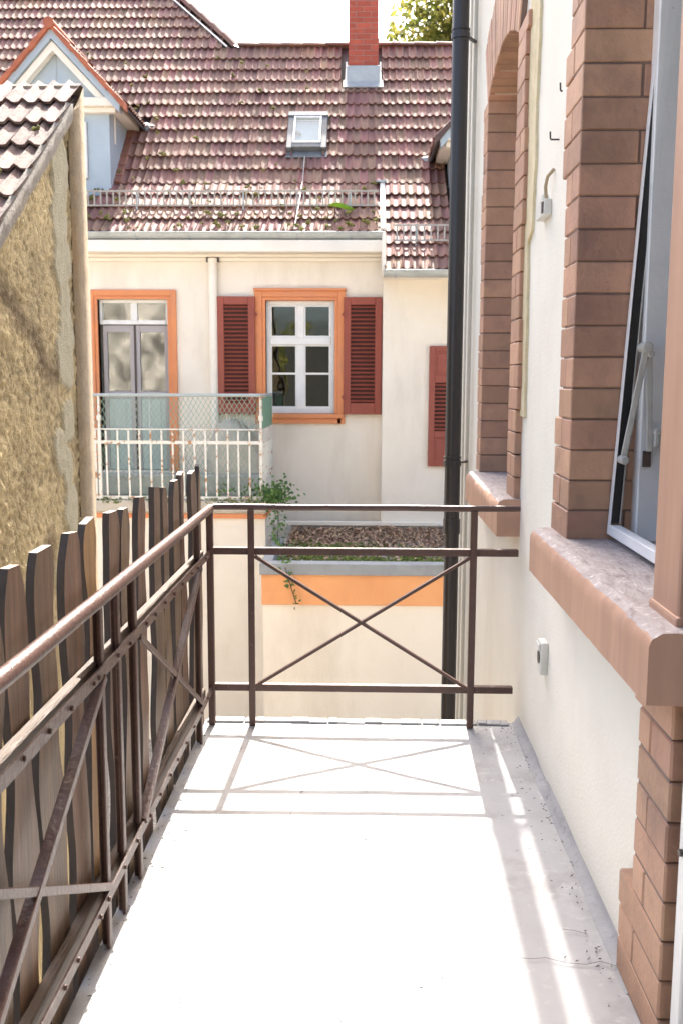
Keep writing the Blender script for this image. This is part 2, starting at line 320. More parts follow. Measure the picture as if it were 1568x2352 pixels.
# ------------------------------------------------------------------ balcony slab
def floor_sheet():
    mb = MB(); x0, x1, y0, y1 = -.70, .675, -1.2, 4.10; nx, ny = 14, 54
    zf = lambda x, y: .004 * nz3(x, y, 0, 1.7) + .0015 * nz3(x, y, 3, 7)
    vs = [(x0 + (x1 - x0) * i / nx, y0 + (y1 - y0) * j / ny, zf(x0 + (x1 - x0) * i / nx, y0 + (y1 - y0) * j / ny)) for j in range(ny + 1) for i in range(nx + 1)]
    fs = [(j * (nx + 1) + i, j * (nx + 1) + i + 1, (j + 1) * (nx + 1) + i + 1, (j + 1) * (nx + 1) + i) for j in range(ny) for i in range(nx)]
    mb.add(vs, fs)
    fl = mb.build('floor', M['floor'], smooth=True); tag(fl, kind='structure')
    MB().box(-.703, 1.0, -1.2, 4.103, -.19, -.008).build('slab', M['floor'], fl, bevel=.01)
    cv = MB(); n = 40
    prof = [(.645, -.006), (.660, .006), (.672, .014), (.680, .025), (.688, .038)]
    for i in range(n):
        ya, yb = 2.20 + (4.10 - 2.20) * i / n, 2.20 + (4.10 - 2.20) * (i + 1) / n
        for k in range(len(prof) - 1):
            w = lambda y, q: (prof[q][0] + .012 * nz3(y, q, 5, 3) * (q < 4), y, prof[q][1] + .004 * nz3(y, q, 9, 5) * (q > 0))
            cv.add([w(ya, k), w(ya, k + 1), w(yb, k + 1), w(yb, k)], [(0, 1, 2, 3)])
    cv.build('coving', M['coving'], fl, smooth=True, merge=True)
    # end nosing, chipped
    nb = MB(); x = -.69
    while x < .64:
        w = rng.uniform(.03, .12); nb.box(x, min(x + w, .645), 4.062 + rng.uniform(-.008, .008), 4.112, -.03, .006 + rng.uniform(0, .006)); x += w + rng.choice((0, 0, .004))
    nb.build('nosing', M['coving'], fl, bevel=.003)
    for pts in ([(.40, 2.335), (.44, 2.33), (.48, 2.336), (.53, 2.315), (.58, 2.31), (.62, 2.325), (.665, 2.30)], [(.55, 2.47), (.58, 2.465), (.61, 2.45)]):
        c = MB()
        for a, b in zip(pts, pts[1:]):
            d = (Vector(b) - Vector(a)).normalized().orthogonal() * .0013
            z = .008
            c.add([(a[0] - d.x, a[1] - d.y, z), (a[0] + d.x, a[1] + d.y, z), (b[0] + d.x, b[1] + d.y, z), (b[0] - d.x, b[1] - d.y, z)], [(0, 1, 2, 3)])
        c.build('crack', M['crack'], fl)
    return fl
floor_sheet()

# ------------------------------------------------------------------ neighbouring townhouse wall (right)
TH = thing('townhouse', (.9, 3, -3.2), 'white plastered townhouse wall with brown painted brick window surrounds beside the balcony', 'building')
WX, BX = .685, .655                                    # plaster plane, brick plane
def townhouse():
    w = MB()
    C1 = (4.428, 5.532); ARC = (5.0, 1.974, 1.172)
    holes = [(4.428, 5.532, .90, 3.02), (2.19, 3.11, .90, 3.06), (.95, 1.985, 0, 2.9)]
    # lower + main sheets, arch filler above window one
    holed_wall(w, 'x', WX, .45, -1.5, 6.73, -3.2, 3.02, [(4.428, 5.532, .90, 3.02), (2.19, 3.11, .90, 3.02), (.95, 1.985, 0, 2.9)], nolid=3.02)
    holed_wall(w, 'x', WX, .45, -1.5, 4.428, 3.02, 8.2, [(2.19, 3.11, 3.02, 3.06)], nolid=3.02)
    holed_wall(w, 'x', WX, .45, 5.532, 6.73, 3.02, 8.2, [], nolid=3.02)
    n = 12
    for i in range(n):
        ya, yb = C1[0] + (C1[1] - C1[0]) * i / n, C1[0] + (C1[1] - C1[0]) * (i + 1) / n
        za, zb = [ARC[1] + math.sqrt(ARC[2] ** 2 - (y - ARC[0]) ** 2) for y in (ya, yb)]
        for d in (0, .45): w.add([(WX + d, ya, za), (WX + d, yb, zb), (WX + d, yb, 8.2), (WX + d, ya, 8.2)], [(0, 1, 2, 3)])
        w.add([(WX, ya, za), (WX, yb, zb), (WX + .45, yb, zb), (WX + .45, ya, za)], [(0, 1, 2, 3)])
    wo_ = w.build('wall', M['plaster'], TH, merge=True)
    r = MB()                                            # room shell behind
    r.openbox(WX + .452, 4.6, -1.45, 6.70, -.05, 3.4, 'x0'); r.build('room', M['room'], TH)
    MB().box(-.25, WX - .001, -4, -.35, -3.2, 6.0).build('rear_light_blocker', M['rear'], TH)  # unseen block added behind the camera to keep sky light off the reveals
    MB().box(-2.3, -.2505, -4, -.36, -3.2, 2.75).build('rear_light_blocker', M['rear'], TH)  # lower added blocker, kept short so panes opposite still mirror sky
    MB().box(-.70, .67, -.349, 1.42, .012, .03).build('bounce_blocker', M['rear'], TH)  # unseen dark sheet added to cut light bouncing off the near floor
    # corner pilaster, mouldings
    MB().box(.648, WX + .02, 6.50, 6.742, -3.2, 8.2).box(.662, WX + .02, 6.40, 6.497, -3.2, 8.2).build('corner_pilaster', M['plaster'], TH, bevel=.006)
    # ---- brick surround of far window
    s1 = MB()
    s1.box(BX + .0035, .905, 5.516, 5.66, .985, 3.02)
    s1 = s1.build('brick_surround', M['brick_joint'], TH)
    tag(s1, 'arched brown brick surround of the far window')
    MB().box(BX + .0035, .905, 4.30, 4.444, .985, 3.02).build('joint_mortar', M['brick_joint'], s1)
    H = .0985; J = .005
    for side in (1, -1):
        c = 5.51 if side > 0 else 4.45
        for k in range(21):
            z0 = .985 + k * H; z1 = min(z0 + H - J, 3.02)
            big = (k // 4) % 2
            ln = (.17 if side > 0 else .215) + (.03 if big else 0) + rng.uniform(-.006, .006)
            ya, yb = (c, c + ln) if side > 0 else (c - ln, c)
            if k % 2 == 0:
                brick(BX, .835, ya, yb, z0, z1, M['brick_paint'], s1)
                rb = (c, c + .12) if side > 0 else (c - .12, c)
                brick(.842, .91, rb[0], rb[1], z0, z1, M['brick_paint'], s1)
            else:
                l2 = ln * .45
                ca = (c, c + ln - l2 - J) if side > 0 else (c - ln + l2 + J, c)
                fb = (c + ln - l2, c + ln) if side > 0 else (c - ln, c - ln + l2)
                brick(BX, .91, ca[0], ca[1], z0, z1, M['brick_paint'], s1)
                brick(BX, .75, fb[0], fb[1], z0, z1, M['brick_paint'], s1)
    nv = 17; half = math.asin(.53 / 1.166)
    cyl = MB()
    for i in range(nv):
        a0 = -half + 2 * half * i / nv + .0028; a1 = -half + 2 * half * (i + 1) / nv - .0028
        r0, r1 = 1.166, 1.526 + rng.uniform(-.012, .012)
        poly = [(5.0 + r * math.sin(a), 1.974 + r * math.cos(a)) for r, a in ((r0, a0), (r0, a1), (r1, a1), (r1, a0))]
        MB().prism(poly, 'x', BX + rng.uniform(-.002, .002), .91).build('brick', M['brick_paint'], s1, bevel=.005)
    pa = [(5.0 + 1.172 * math.sin(-half + 2 * half * i / 12), 1.974 + 1.172 * math.cos(-half + 2 * half * i / 12)) for i in range(13)]
    pb = [(5.0 + 1.5 * math.sin(-half + 2 * half * i / 12), 1.974 + 1.5 * math.cos(-half + 2 * half * i / 12)) for i in range(13)]
    mj = MB()
    for i in range(12): mj.prism([pa[i], pa[i + 1], pb[i + 1], pb[i]], 'x', BX + .007, .90)
    mj.build('joint_mortar', M['brick_joint'], s1, merge=False)
    # ---- brick jamb of near window
    s2 = MB().box(BX + .0035, .905, 3.104, 3.25, .985, 3.06).build('brick_surround', M['brick_joint'], TH)
    tag(s2, 'brown brick jamb of the near window')
    for k in range(21):
        z0 = .99 + k * H; z1 = z0 + H - J
        ln = .20 + (.055 if (k // 4) % 2 == (0 if k < 8 else 1) else 0) + rng.uniform(-.008, .008)
        if k % 2 == 0:
            brick(BX, .835, 3.098, 3.098 + ln, z0, z1, M['brick_paint'], s2)
            brick(.842, .91, 3.098, 3.22, z0, z1, M['brick_paint'], s2)
        else:
            l2 = ln * .47
            brick(BX, .91, 3.098, 3.098 + ln - l2 - J, z0, z1, M['brick_paint'], s2)
            brick(BX, .76, 3.098 + ln - l2, 3.098 + ln, z0, z1, M['brick_paint'], s2)
    # ---- stone pier between near window and door
    MB().box(.657, .93, 1.975, 2.165, 1.0, 3.06).build('stone_pier', M['stone_paint'], TH, bevel=.012, segs=2)
    MB().box(.651, .95, 1.970, 2.169, .985, 1.012).build('pier_base', M['stone_paint'], TH, bevel=.008, segs=2)
    MB().box(.64, .95, .9, 3.4, 3.065, 3.3).build('lintel', M['stone_paint'], TH, bevel=.01)
    # ---- brick pier below the sill
    s3 = MB().box(BX + .0035, .85, 1.98, 2.20, .0, .84).build('brick_pier', M['brick_joint'], TH)
    tag(s3, 'brown brick pier under the near end of the sill')
    for k in range(9):
        z0 = .004 + k * .0925; z1 = z0 + .0925 - J
        ln = (.34 if k < 3 else .235) + (.04 if k == 8 else 0)
        if k % 2 == 0:
            brick(BX, .80, 1.972, 1.972 + ln, z0, z1, M['brick_paint'], s3, bev=.005)
        else:
            brick(BX, .80, 1.972, 1.972 + ln * .62 - J, z0, z1, M['brick_paint'], s3, bev=.005)
            brick(BX, .76, 1.972 + ln * .62, 1.972 + ln, z0, z1, M['brick_paint'], s3, bev=.005)
    # ---- sills: worn blocks
    def sill(y0, y1, z0, z1, x0=.582, lab=None):
        mb = MB(); ny, nx, nzs = 60, 10, 6
        def jit(x, y, z):
            e = .010 * nz3(x, y, z, 14) + .005 * nz3(x, y, z, 40)
            edge = max(0, 1 - (x - x0) / .03) * max(0, 1 - (z1 - z) / .03)
            return (x + edge * (.010 + e), y, z - edge * (.010 + abs(e) * 1.2) + .0015 * nz3(x, y, z, 22))
        def grid(P, na, nb, m):
            vs = [jit(*P(i / na, j / nb)) for j in range(nb + 1) for i in range(na + 1)]
            mb.add(vs, [(j * (na + 1) + i, j * (na + 1) + i + 1, (j + 1) * (na + 1) + i + 1, (j + 1) * (na + 1) + i) for j in range(nb) for i in range(na)], m)
        X1 = .93
        grid(lambda a, b: (x0 + (X1 - x0) * a ** 1.6, y0 + (y1 - y0) * b, z1), nx, ny, 1)
        grid(lambda a, b: (x0, y0 + (y1 - y0) * b, z1 - (z1 - z0) * a ** 1.5), nzs, ny, 0)
        grid(lambda a, b: (x0 + (X1 - x0) * a ** 1.6, y0, z1 - (z1 - z0) * b ** 1.5), nx, nzs, 0)
        grid(lambda a, b: (x0 + (X1 - x0) * a ** 1.6, y1, z1 - (z1 - z0) * b ** 1.5), nx, nzs, 0)
        grid(lambda a, b: (x0 + (X1 - x0) * a ** 1.6, y0 + (y1 - y0) * b, z0), nx, ny, 0)
        o = mb.build('window_sill', [M['stone_paint'], M['stone_worn']], TH, merge=True); smooth_by_angle(o, 50)
        if lab: tag(o, lab)
    sill(1.92, 3.355, .838, .992, lab='thick brown stone sill of the near window with flaking top')
    sill(4.215, 5.56, .818, .985, lab='brown stone sill of the far arched window')
    # ---- yellow foam strip beside far window
    fm = MB(); ys = []
    n = 60
    for i in range(n + 1):
        z = 1.35 + (3.65 - 1.35) * i / n
        wob = .02 * nz3(0, 0, z, 6) + .012 * nz3(1, 0, z, 17)
        wdt = .10 + .07 * max(-.6, nz3(4, 0, z, 2.2)) + (.05 if z > 2.1 else -.03)
        yc = 4.235 if z < 3.0 else 4.235 - (z - 3.0) * .25
        ys.append((z, yc - .03 - wdt + wob, yc + .02))
    for (za, a0, a1), (zb, b0, b1) in zip(ys, ys[1:]):
        x = WX - .012
        fm.add([(x, a0, za), (x, a1, za), (x, b1, zb), (x, b0, zb), (WX + .01, a0 - .004, za), (WX + .01, b0 - .004, zb)], [(0, 1, 2, 3), (0, 3, 5, 4)])
    fm.build('foam_strip', M['foam'], TH, merge=True)
    # ---- far window joinery
    f1 = MB().box(.90, .98, 4.44, 4.51, .985, 3.0).box(.90, .98, 5.45, 5.52, .985, 3.0).box(.90, .98, 4.511, 5.449, .985, 1.06).box(.90, .98, 4.511, 5.449, 2.45, 2.52).box(.905, .975, 4.95, 5.01, 1.061, 2.449)
    n = 8
    for i in range(n):
        ya, yb = 4.44 + 1.08 * i / n, 4.44 + 1.08 * (i + 1) / n
        za, zb = [1.974 + math.sqrt(1.16 ** 2 - (y - 4.98) ** 2) for y in (ya, yb)]
        f1.prism([(ya, za - .08), (yb, zb - .08), (yb, zb), (ya, za)], 'x', .90, .98)
    f1 = f1.build('window', M['frame_white'], TH)
    MB().box(.935, .941, 4.47, 5.49, 1.0, 3.06).build('pane', M['glass'], f1)
    # ---- near window: fixed frame, outward tilted sash, stay arms
    f2 = MB().box(.862, .99, 3.04, 3.106, .993, 3.06).box(.885, .99, 2.178, 2.25, .993, 3.06).box(.887, .988, 2.251, 3.039, 2.99, 3.06).box(.93, .99, 2.251, 3.039, .990, 1.03).build('window', M['frame_white'], TH, bevel=.004)
    tag(f2, 'white painted window with its sash tilted outwards')
    def sx(z): return .783 + (z - 1.02) * .0545
    def sbox(mb, y0, y1, za, zb, d0, d1, m=0):
        vs = []
        for z in (za, zb):
            vs += [(sx(z) + d0, y0, z), (sx(z) + d1, y0, z), (sx(z) + d1, y1, z), (sx(z) + d0, y1, z)]
        mb.add(vs, ((0, 3, 2, 1), (4, 5, 6, 7), (0, 1, 5, 4), (1, 2, 6, 5), (2, 3, 7, 6), (3, 0, 4, 7)), m)
    sa = MB(); sbox(sa, 3.062, 3.09, 1.012, 2.985, 0, .004); sbox(sa, 2.22, 3.0615, 1.012, 1.045, 0, .035); sbox(sa, 2.22, 2.262, 1.046, 2.985, 0, .045); sbox(sa, 2.263, 3.0615, 2.93, 2.985, 0, .045)
    sa = sa.build('sash', M['frame_white'], f2, bevel=.002)
    sb_ = MB(); sbox(sb_, 3.064, 3.088, 1.05, 2.985, .0045, .030); sb_.build('seal', M['black'], f2)
    sb2 = MB(); sbox(sb2, 3.062, 3.088, 1.05, 2.985, .0305, .034); sb2.build('sash_edge', M['ivory'], f2)
    gl = MB(); gl.add([(sx(1.04) + .02, 2.25, 1.04), (sx(1.04) + .02, 3.065, 1.04), (sx(2.95) + .02, 3.065, 2.95), (sx(2.95) + .02, 2.25, 2.95)], [(0, 1, 2, 3)]); gl.build('pane', M['glass_clear'], f2)
    MB().bar((.853, 2.985, 1.60), (.808, 3.02, 1.265), .020, .006, (0, 1, 0)).build('stay_arm', M['ivory'], f2, bevel=.002)
    MB().bar((.866, 2.995, 1.59), (.886, 3.015, 1.285), .018, .006, (0, 1, 0)).build('stay_arm', M['ivory'], f2, bevel=.002)
    MB().tube([(.853, 2.965, 1.605), (.853, 3.03, 1.605)], .017, 12).tube([(.866, 2.97, 1.585), (.866, 2.99, 1.585)], .011, 10).build('stay_knuckle', M['ivory'], f2, smooth=False, bevel=.003)
    MB().tube([(.807, 2.995, 1.258), (.807, 3.045, 1.258)], .014, 12).build('stay_pivot', M['ivory'], f2, bevel=.003)
    MB().box(.896, .912, 3.0, 3.039, 1.30, 1.34).tube([(.905, 3.0, 1.345), (.905, 3.034, 1.345)], .013, 10).build('stay_bracket', M['ivory'], f2, bevel=.003)
    MB().box(.872, .897, 3.033, 3.039, 1.235, 1.285).build('lock_plate', M['hook'], f2)
    # ---- door frame at right edge
    d = MB().box(.672, .76, 1.885, 1.940, .005, 2.9).box(.70, .78, .955, 1.0, .005, 2.9).box(.70, .76, 1.001, 1.884, 2.83, 2.9).build('door', M['white'], TH, bevel=.004)
    MB().box(.73, .755, 1.002, 1.883, .02, 2.828).build('door_leaf', M['white'], d)
    MB().tube([(.6715, 1.915, .52), (.664, 1.915, .52)], .008, 10).build('screw', M['hook'], d)
townhouse()

# ------------------------------------------------------------------ drainpipe
def drainpipe():
    t = thing('drainpipe', (.574, 6.3, -3.2), 'dark brown round drainpipe at the corner of the white townhouse', 'drainpipe')
    o = MB().tube([(.574, 6.3, -3.2), (.574, 6.3, .53)], .049, 20).tube([(.572, 6.3, .531), (.565, 6.3, 8.2)], .052, 20).build('pipe', M['pipe'], t); smooth_by_angle(o)
    o = MB().tube([(.573, 6.3, .50), (.573, 6.3, .60)], .057, 20).build('sleeve', M['pipe'], t); smooth_by_angle(o)
    for z in (3.60, .95, -1.6):
        o = MB().tube([(.569, 6.3, z), (.569, 6.3, z + .035)], .060, 20).tube([(.569, 6.3, z + .05), (.569, 6.3, z + .062)], .058, 20).bar((.62, 6.32, z + .02), (.70, 6.45, z + .02), .02, .012).build('clamp', M['pipe'], t)
drainpipe()

# ------------------------------------------------------------------ iron railing
def railing():
    t = thing('iron_railing', (-.3, 4.03, 0), 'brown painted iron railing with crossed braces around the balcony floor', 'railing')
    X = -.66; Y = 4.035
    pts = [(X + .002 * nz3(0, y, 0, 3), y, .958 + .003 * nz3(2, y, 0, 2.5)) for y in [0.2 + .16 * i for i in range(24)]] + [(X, 4.02, .958)]
    o = MB().tube(pts, .0195, 16).build('handrail', M['iron'], t); smooth_by_angle(o, 60)
    pe = [(-.662, 4.02, .962)] + [(-.64 + 1.295 * i / 16, Y, .966 + .0022 * nz3(i * .35, 0, 0, 1)) for i in range(17)]
    o = MB().tube(pe, .0135, 12).build('handrail', M['iron'], t); smooth_by_angle(o, 60)
    for z in (.768, .163):
        w = MB(); n = 24
        for i in range(n):
            ya, yb = .2 + 3.83 * i / n, .2 + 3.83 * (i + 1) / n
            q = lambda y, e: [(X - .004 + e, y, z - .016 + .003 * nz3(0, y, z, 4)), (X + .002 + e, y, z - .016 + .003 * nz3(0, y, z, 4)), (X + .002 + e, y, z + .016 + .003 * nz3(0, y, z, 4)), (X - .004 + e, y, z + .016 + .003 * nz3(0, y, z, 4))]
            va, vb = q(ya, .003 * nz3(1, ya, z, 3)), q(yb, .003 * nz3(1, yb, z, 3))
            w.add(va + vb, [(0, 1, 5, 4), (1, 2, 6, 5), (2, 3, 7, 6), (3, 0, 4, 7)])
        w.build('flat_rail', M['iron'], t, merge=True)
        xe = .653 if z > .5 else .645
        MB().box(-.668, xe, Y - .005, Y + .008, z - .008, z + .022).box(-.668, xe, Y + .0085, Y + .03, z + .014, z + .0215).build('flat_rail', M['iron'], t, bevel=.002)
    ph = .955
    for y in (.93, 1.10, 1.27, 2.361, 2.53, 2.72, 3.808):
        MB().box(X - .016, X - .006, y - .014, y + .014, 0, .94).box(X - .034, X - .0165, y + .009, y + .014, 0, .94).build('post', M['iron'], t, bevel=.0025)
    MB().box(-.676, -.648, Y - .013, Y + .015, 0, .95).build('post', M['iron'], t, bevel=.003)
    for x in (-.484, .462):
        MB().box(x - .014, x + .014, Y - .018, Y - .006, .0, .955).box(x - .014, x - .008, Y - .0055, Y + .012, 0, .955).build('post', M['iron'], t, bevel=.0025)
    for a, b in ((1.285, 2.346), (2.735, 3.793)):
        MB().bar((X + .000, a, .75), (X + .000, b, .18), .020, .010, (1, 0, 0)).build('brace', M['iron'], t, bevel=.0015)
        MB().bar((X - .006, a, .175), (X - .006, b, .75), .024, .026, (1, 0, 0)).build('brace', M['iron'], t, bevel=.0015)
    MB().bar((-.470, Y - .006, .755), (.448, Y - .012, .18), .024, .013, (0, 0, 1)).build('brace', M['iron'], t, bevel=.0015)
    MB().bar((-.470, Y - .004, .18), (.448, Y - .004, .755), .023, .0128, (0, 0, 1)).build('brace', M['iron'], t, bevel=.0015)
    bm_ = MB().tube([(-.01, 0, 0), (.007, 0, 0)], .007, 8).mesh('bolt', M['iron'], bevel=.002)
    for z in (.768, .163):
        for y in (1.0, 1.35, 1.55, 1.75, 1.93, 2.06, 2.25, 2.30, 2.47, 2.62, 2.82, 2.95, 3.1, 3.24, 3.41, 3.58, 3.72, 3.9):
            place('bolt', bm_, Matrix.Translation((X + .002, y + rng.uniform(-.02, .02), z + rng.uniform(-.004, .004))), t)
railing()

# ------------------------------------------------------------------ plank fence
def fence():
    t = thing('plank_fence', (-.72, 2.6, -.08), 'brown wavy edged wooden plank fence fixed behind the left railing', 'fence')
    for z in (.765, .158):
        MB().box(-.712, -.684, .2, 4.0, z - .024, z + .018).build('batten', M['wood_dark'], t, bevel=.004)
    starts = [1.02, 1.19, 1.36, 1.52, 1.68, 1.845, 2.02, 2.25, 2.408, 2.61, 2.762, 2.98, 3.197, 3.336, 3.546, 3.684, 3.904, 4.09]
    widths = [.14, .14, .13, .14, .13, .14, .15, .13, .115, .135, .12, .125, .13, .105, .13, .11, .12, .06]
    for i, (y0, wd) in enumerate(zip(starts, widths)):
        top = 1.128 + rng.uniform(-.010, .012); bot = -.075 + rng.uniform(-.015, .015)
        n = 40; mb = MB(); xi = -.716 + rng.uniform(-.004, .003); th = .020; lean = rng.uniform(-.010, .010)
        L_, R_ = [], []
        ph = rng.uniform(0, 50)
        for k in range(n + 1):
            z = bot + (top - bot) * k / n
            c = max(0, (z - top + .08) / .08)
            wl = .034 * nz3(ph, 0, z, 2.6) + .034 * nz3(ph, 3, z, 4.6); wr = .034 * nz3(ph, 7, z, 2.6) + .034 * nz3(ph, 9, z, 4.6) - .012
            L_.append((y0 + wl + lean * (z - .5) + .022 * c * c, z)); R_.append((y0 + wd + wr + lean * (z - .5) - .022 * c * c, z))
        tilt = rng.uniform(-.006, .006)
        pts = [[(xi, L_[k][0], L_[k][1]), (xi, R_[k][0], R_[k][1]), (xi - th, R_[k][0] - .003, R_[k][1]), (xi - th, L_[k][0] + .003, L_[k][1])] for k in range(n + 1)]
        pts[n] = [(p[0], p[1], p[2] + (.012 if q in (2, 3) else 0) * 0 + tilt * (1 if q in (0, 3) else -1)) for q, p in enumerate(pts[n])]
        for k in range(n):
            a, b = pts[k], pts[k + 1]
            for q in range(4):
                q2 = (q + 1) % 4
                mb.add([a[q], a[q2], b[q2], b[q]], [(0, 1, 2, 3)], 0 if q in (0, 2) else 1)
        mb.add(pts[n], [(0, 1, 2, 3)], 2); mb.add(pts[0], [(3, 2, 1, 0)], 1)
        o = mb.build('plank', [M['wood_y'] if i == 8 else M['wood'], M['bark'], M['wood_end']], t, merge=True); smooth_by_angle(o, 30)
        if i == 8: tag(o, 'yellowish bare wood plank')
fence()

# ------------------------------------------------------------------ roof tiles
TW, TL, TE = .224, .415, .346
def tile_geo(th=.020, amp=.020, lift=.038, w=TW, ln=TL):
    n = 14; top0, top1, b0 = [], [], []
    for i in range(n + 1):
        x = -w / 2 + w * i / n; ph = 2 * math.pi * (x / (w / 2))
        h = amp * (math.cos(ph) * .75 + .25 * math.cos(2 * ph))
        top0.append((x, 0, h + lift)); top1.append((x, ln, h)); b0.append((x, .002, h + lift - th))
    vs = top0 + top1 + b0; k = n + 1
    fs = [(i, i + 1, k + i + 1, k + i) for i in range(n)] + [(2 * k + i, 2 * k + i + 1, i + 1, i) for i in range(n)]
    return vs, fs
def slope_mat(x, y, z, ang):
    c, s = math.cos(ang), math.sin(ang)
    return Matrix(((1, 0, 0, x), (0, c, -s, y), (0, s, c, z), (0, 0, 0, 1)))
def tile_jit(m):
    return m @ Matrix.Translation((rng.uniform(-.004, .004), rng.uniform(-.006, .006), rng.uniform(-.002, .003))) @ Matrix.Rotation(rng.gauss(0, .006), 4, 'Z') @ Matrix.Rotation(rng.gauss(0, .008), 4, 'X') @ Matrix.Rotation(rng.gauss(0, .012), 4, 'Y')
TV, TF = tile_geo()
def tile_mesh(mat):
    me = MB().add(TV, TF).mesh('tile', mat); me.polygons.foreach_set('use_smooth', [True] * len(me.polygons))
    bm = bmesh.new(); bm.from_mesh(me)
    for e in bm.edges: e.smooth = e.calc_face_angle(0) < R(50)
    bm.to_mesh(me); bm.free(); return me
def moss_clump(mb, c, r, n=7):
    for _ in range(n):
        d = Vector((rng.gauss(0, 1), rng.gauss(0, 1), rng.gauss(0, .5))).normalized() * r * rng.uniform(.2, .9)
        p = Vector(c) + d; rr = r * rng.uniform(.3, .55)
        vs = []; 
        for a, b, cc in ((1, 0, 0), (-1, 0, 0), (0, 1, 0), (0, -1, 0), (0, 0, 1), (0, 0, -1)):
            vs.append(p + Vector((a, b, cc)) * rr * rng.uniform(.7, 1.3))
        mb.add(vs, [(0, 2, 4), (2, 1, 4), (1, 3, 4), (3, 0, 4), (2, 0, 5), (1, 2, 5), (3, 1, 5), (0, 3, 5)])

# ------------------------------------------------------------------ shed on the left
def shed():
    t = thing('shed', (-4, 5.2, -3.2), 'old outbuilding with rough ochre wall and weathered tiled lean-to roof on the left', 'outbuilding')
    ang = math.atan2(3.55 - 2.327, 7.016 - 5.338); ta = math.tan(ang)
    rz = lambda y: 3.52 + (y - 7.016) * ta
    # side wall, rough relief
    mb = MB(); cols = []
    ys = [3.2 + .06 * i for i in range(32)] + [5.12 + .0125 * i for i in range(140)]; ys = [y for y in ys if y < 6.765]
    nzv = 170; base_c = Vector((0.51, 0.41, 0.235))
    def prop(y, z):
        q = Vector((0, y, z))
        big = nz3(0, y, z, 2.2); mid = nz3(5, y, z, 7); fine = nz3(9, y, z, 22)
        f4 = nz3(1, y, z, 42); f5 = abs(nz3(6, y * .8, z * 1.3, 11)); h = .006 * big + .010 * mid + .012 * fine + .012 * f4 - .030 * max(0, .16 - f5)
        c = base_c * (1 + .30 * big + .14 * mid + .20 * fine + .22 * f4) * (.72 if f5 < .05 else 1)
        # smoothed repair patches beside the worn edge
        best = 0
        for (py, pz, pr_) in PATCH:
            d = math.hypot(y - py, (z - pz) * .8) / pr_ + .25 * nz3(2, y, z, 6)
            best = max(best, min(1, max(0, (1.0 - d) * 7)))
        c = c.lerp(Vector((0.44, 0.405, 0.295)) * (1 + .06 * fine), best); h = h * (1 - .75 * best) + .018 * best
        st = max(0, 1 - abs((z - 1.62) - (6.15 - y) * .55 - .10 * nz3(3, y, z, 3)) / .16) * (1 if 5.2 < y < 6.35 else 0)
        st = max(st, max(0, 1 - math.hypot((y - 6.08) / .18, (z - .42) / .22)))
        st = max(st, max(0, 1 - abs(y - 6.70) / .05) * (.35 + .5 * nz3(8, 0, z, 3)))
        c = c.lerp(Vector((0.17, 0.12, 0.07)), min(.85, st * (1 - .8 * best)))
        return h, c
    PATCH = [(6.52 + rng.uniform(-.05, .04), z + rng.uniform(-.05, .05), rng.uniform(.11, .19)) for z in (2.9, 2.7, 2.48, 2.28, 2.05, 1.88, 1.62, 1.2, .95, .62, .4, .15, -.1)]
    PATCH += [(6.46, 2.55, .16), (6.47, 2.25, .14), (6.33, 1.02, .14), (6.2, .18, .08)]
    grid = []
    for y in ys:
        colv = []; zt = rz(y) - .05
        for j in range(nzv + 1):
            z = zt - (zt + .15) * j / 160 if j <= 160 else -.15 - 3.05 * (j - 160) / (nzv - 160)
            h, c = prop(y, z); colv.append((-2.035 + h, y, z)); cols.append(c)
        grid.append(colv)
    vs = [v for cv in grid for v in cv]; n1 = nzv + 1
    fs = [(i * n1 + j, i * n1 + j + 1, (i + 1) * n1 + j + 1, (i + 1) * n1 + j) for i in range(len(grid) - 1) for j in range(nzv)]
    mb.add(vs, fs); me = mb.mesh('wall', M['shedwall'], smooth=True)
    ca = me.color_attributes.new('Col', 'FLOAT_COLOR', 'POINT')
    for i, c in enumerate(cols): ca.data[i].color = (c.x, c.y, c.z, 1)
    o = bpy.data.objects.new('wall', me); COL.objects.link(o); attach(o, t)
    # worn upright wall end
    pm = MB(); n = 150
    pr0 = []
    for j in range(n + 1):
        z = -3.2 + 6.75 * j / n
        e = .012 * nz3(0, 1, z, 9) + .006 * nz3(0, 4, z, 25)
        zt = lambda y: min(z, 3.548 + (y - 7.02) * .9)
        pr0.append([(-2.03, 6.745 + e, zt(6.745)), (-1.995 + e * .5, 6.755 + e, zt(6.755)), (-1.985 + .5 * e, 6.88, zt(6.88)), (-1.992, 7.005 + .4 * e, zt(7.0)), (-2.01, 7.022 + .3 * e, zt(7.02)), (-2.5, 7.025, zt(7.02))])
    for a, b in zip(pr0, pr0[1:]):
        for q in range(5): pm.add([a[q], a[q + 1], b[q + 1], b[q]], [(0, 1, 2, 3)])
    pm.build('wall_end', M['shedpillar'], t, smooth=True, merge=True)
    # back, front, far walls (rough)
    bk = MB(); cols = []; nx, nz_ = 70, 60
    for i in range(nx + 1):
        for j in range(nz_ + 1):
            x = -2.45 - 3.55 * i / nx; z = -3.2 + 6.72 * j / nz_
            b_ = nz3(x, 0, z, 1.6); f_ = nz3(x, 3, z, 5)
            bk.v.append((x, 7.02 + .03 * b_ + .02 * f_, z)); cols.append(Vector((.62, .58, .52)) * (1 + .7 * b_ + .9 * f_))
    bk.add([], [])
    bk.f += [(i * (nz_ + 1) + j, i * (nz_ + 1) + j + 1, (i + 1) * (nz_ + 1) + j + 1, (i + 1) * (nz_ + 1) + j) for i in range(nx) for j in range(nz_)]; bk.m += [0] * (nx * nz_)
    me = bk.mesh('back_wall', M['shedwall'], smooth=True); ca = me.color_attributes.new('Col', 'FLOAT_COLOR', 'POINT')
    for i, c in enumerate(cols): ca.data[i].color = (c.x, c.y, c.z, 1)
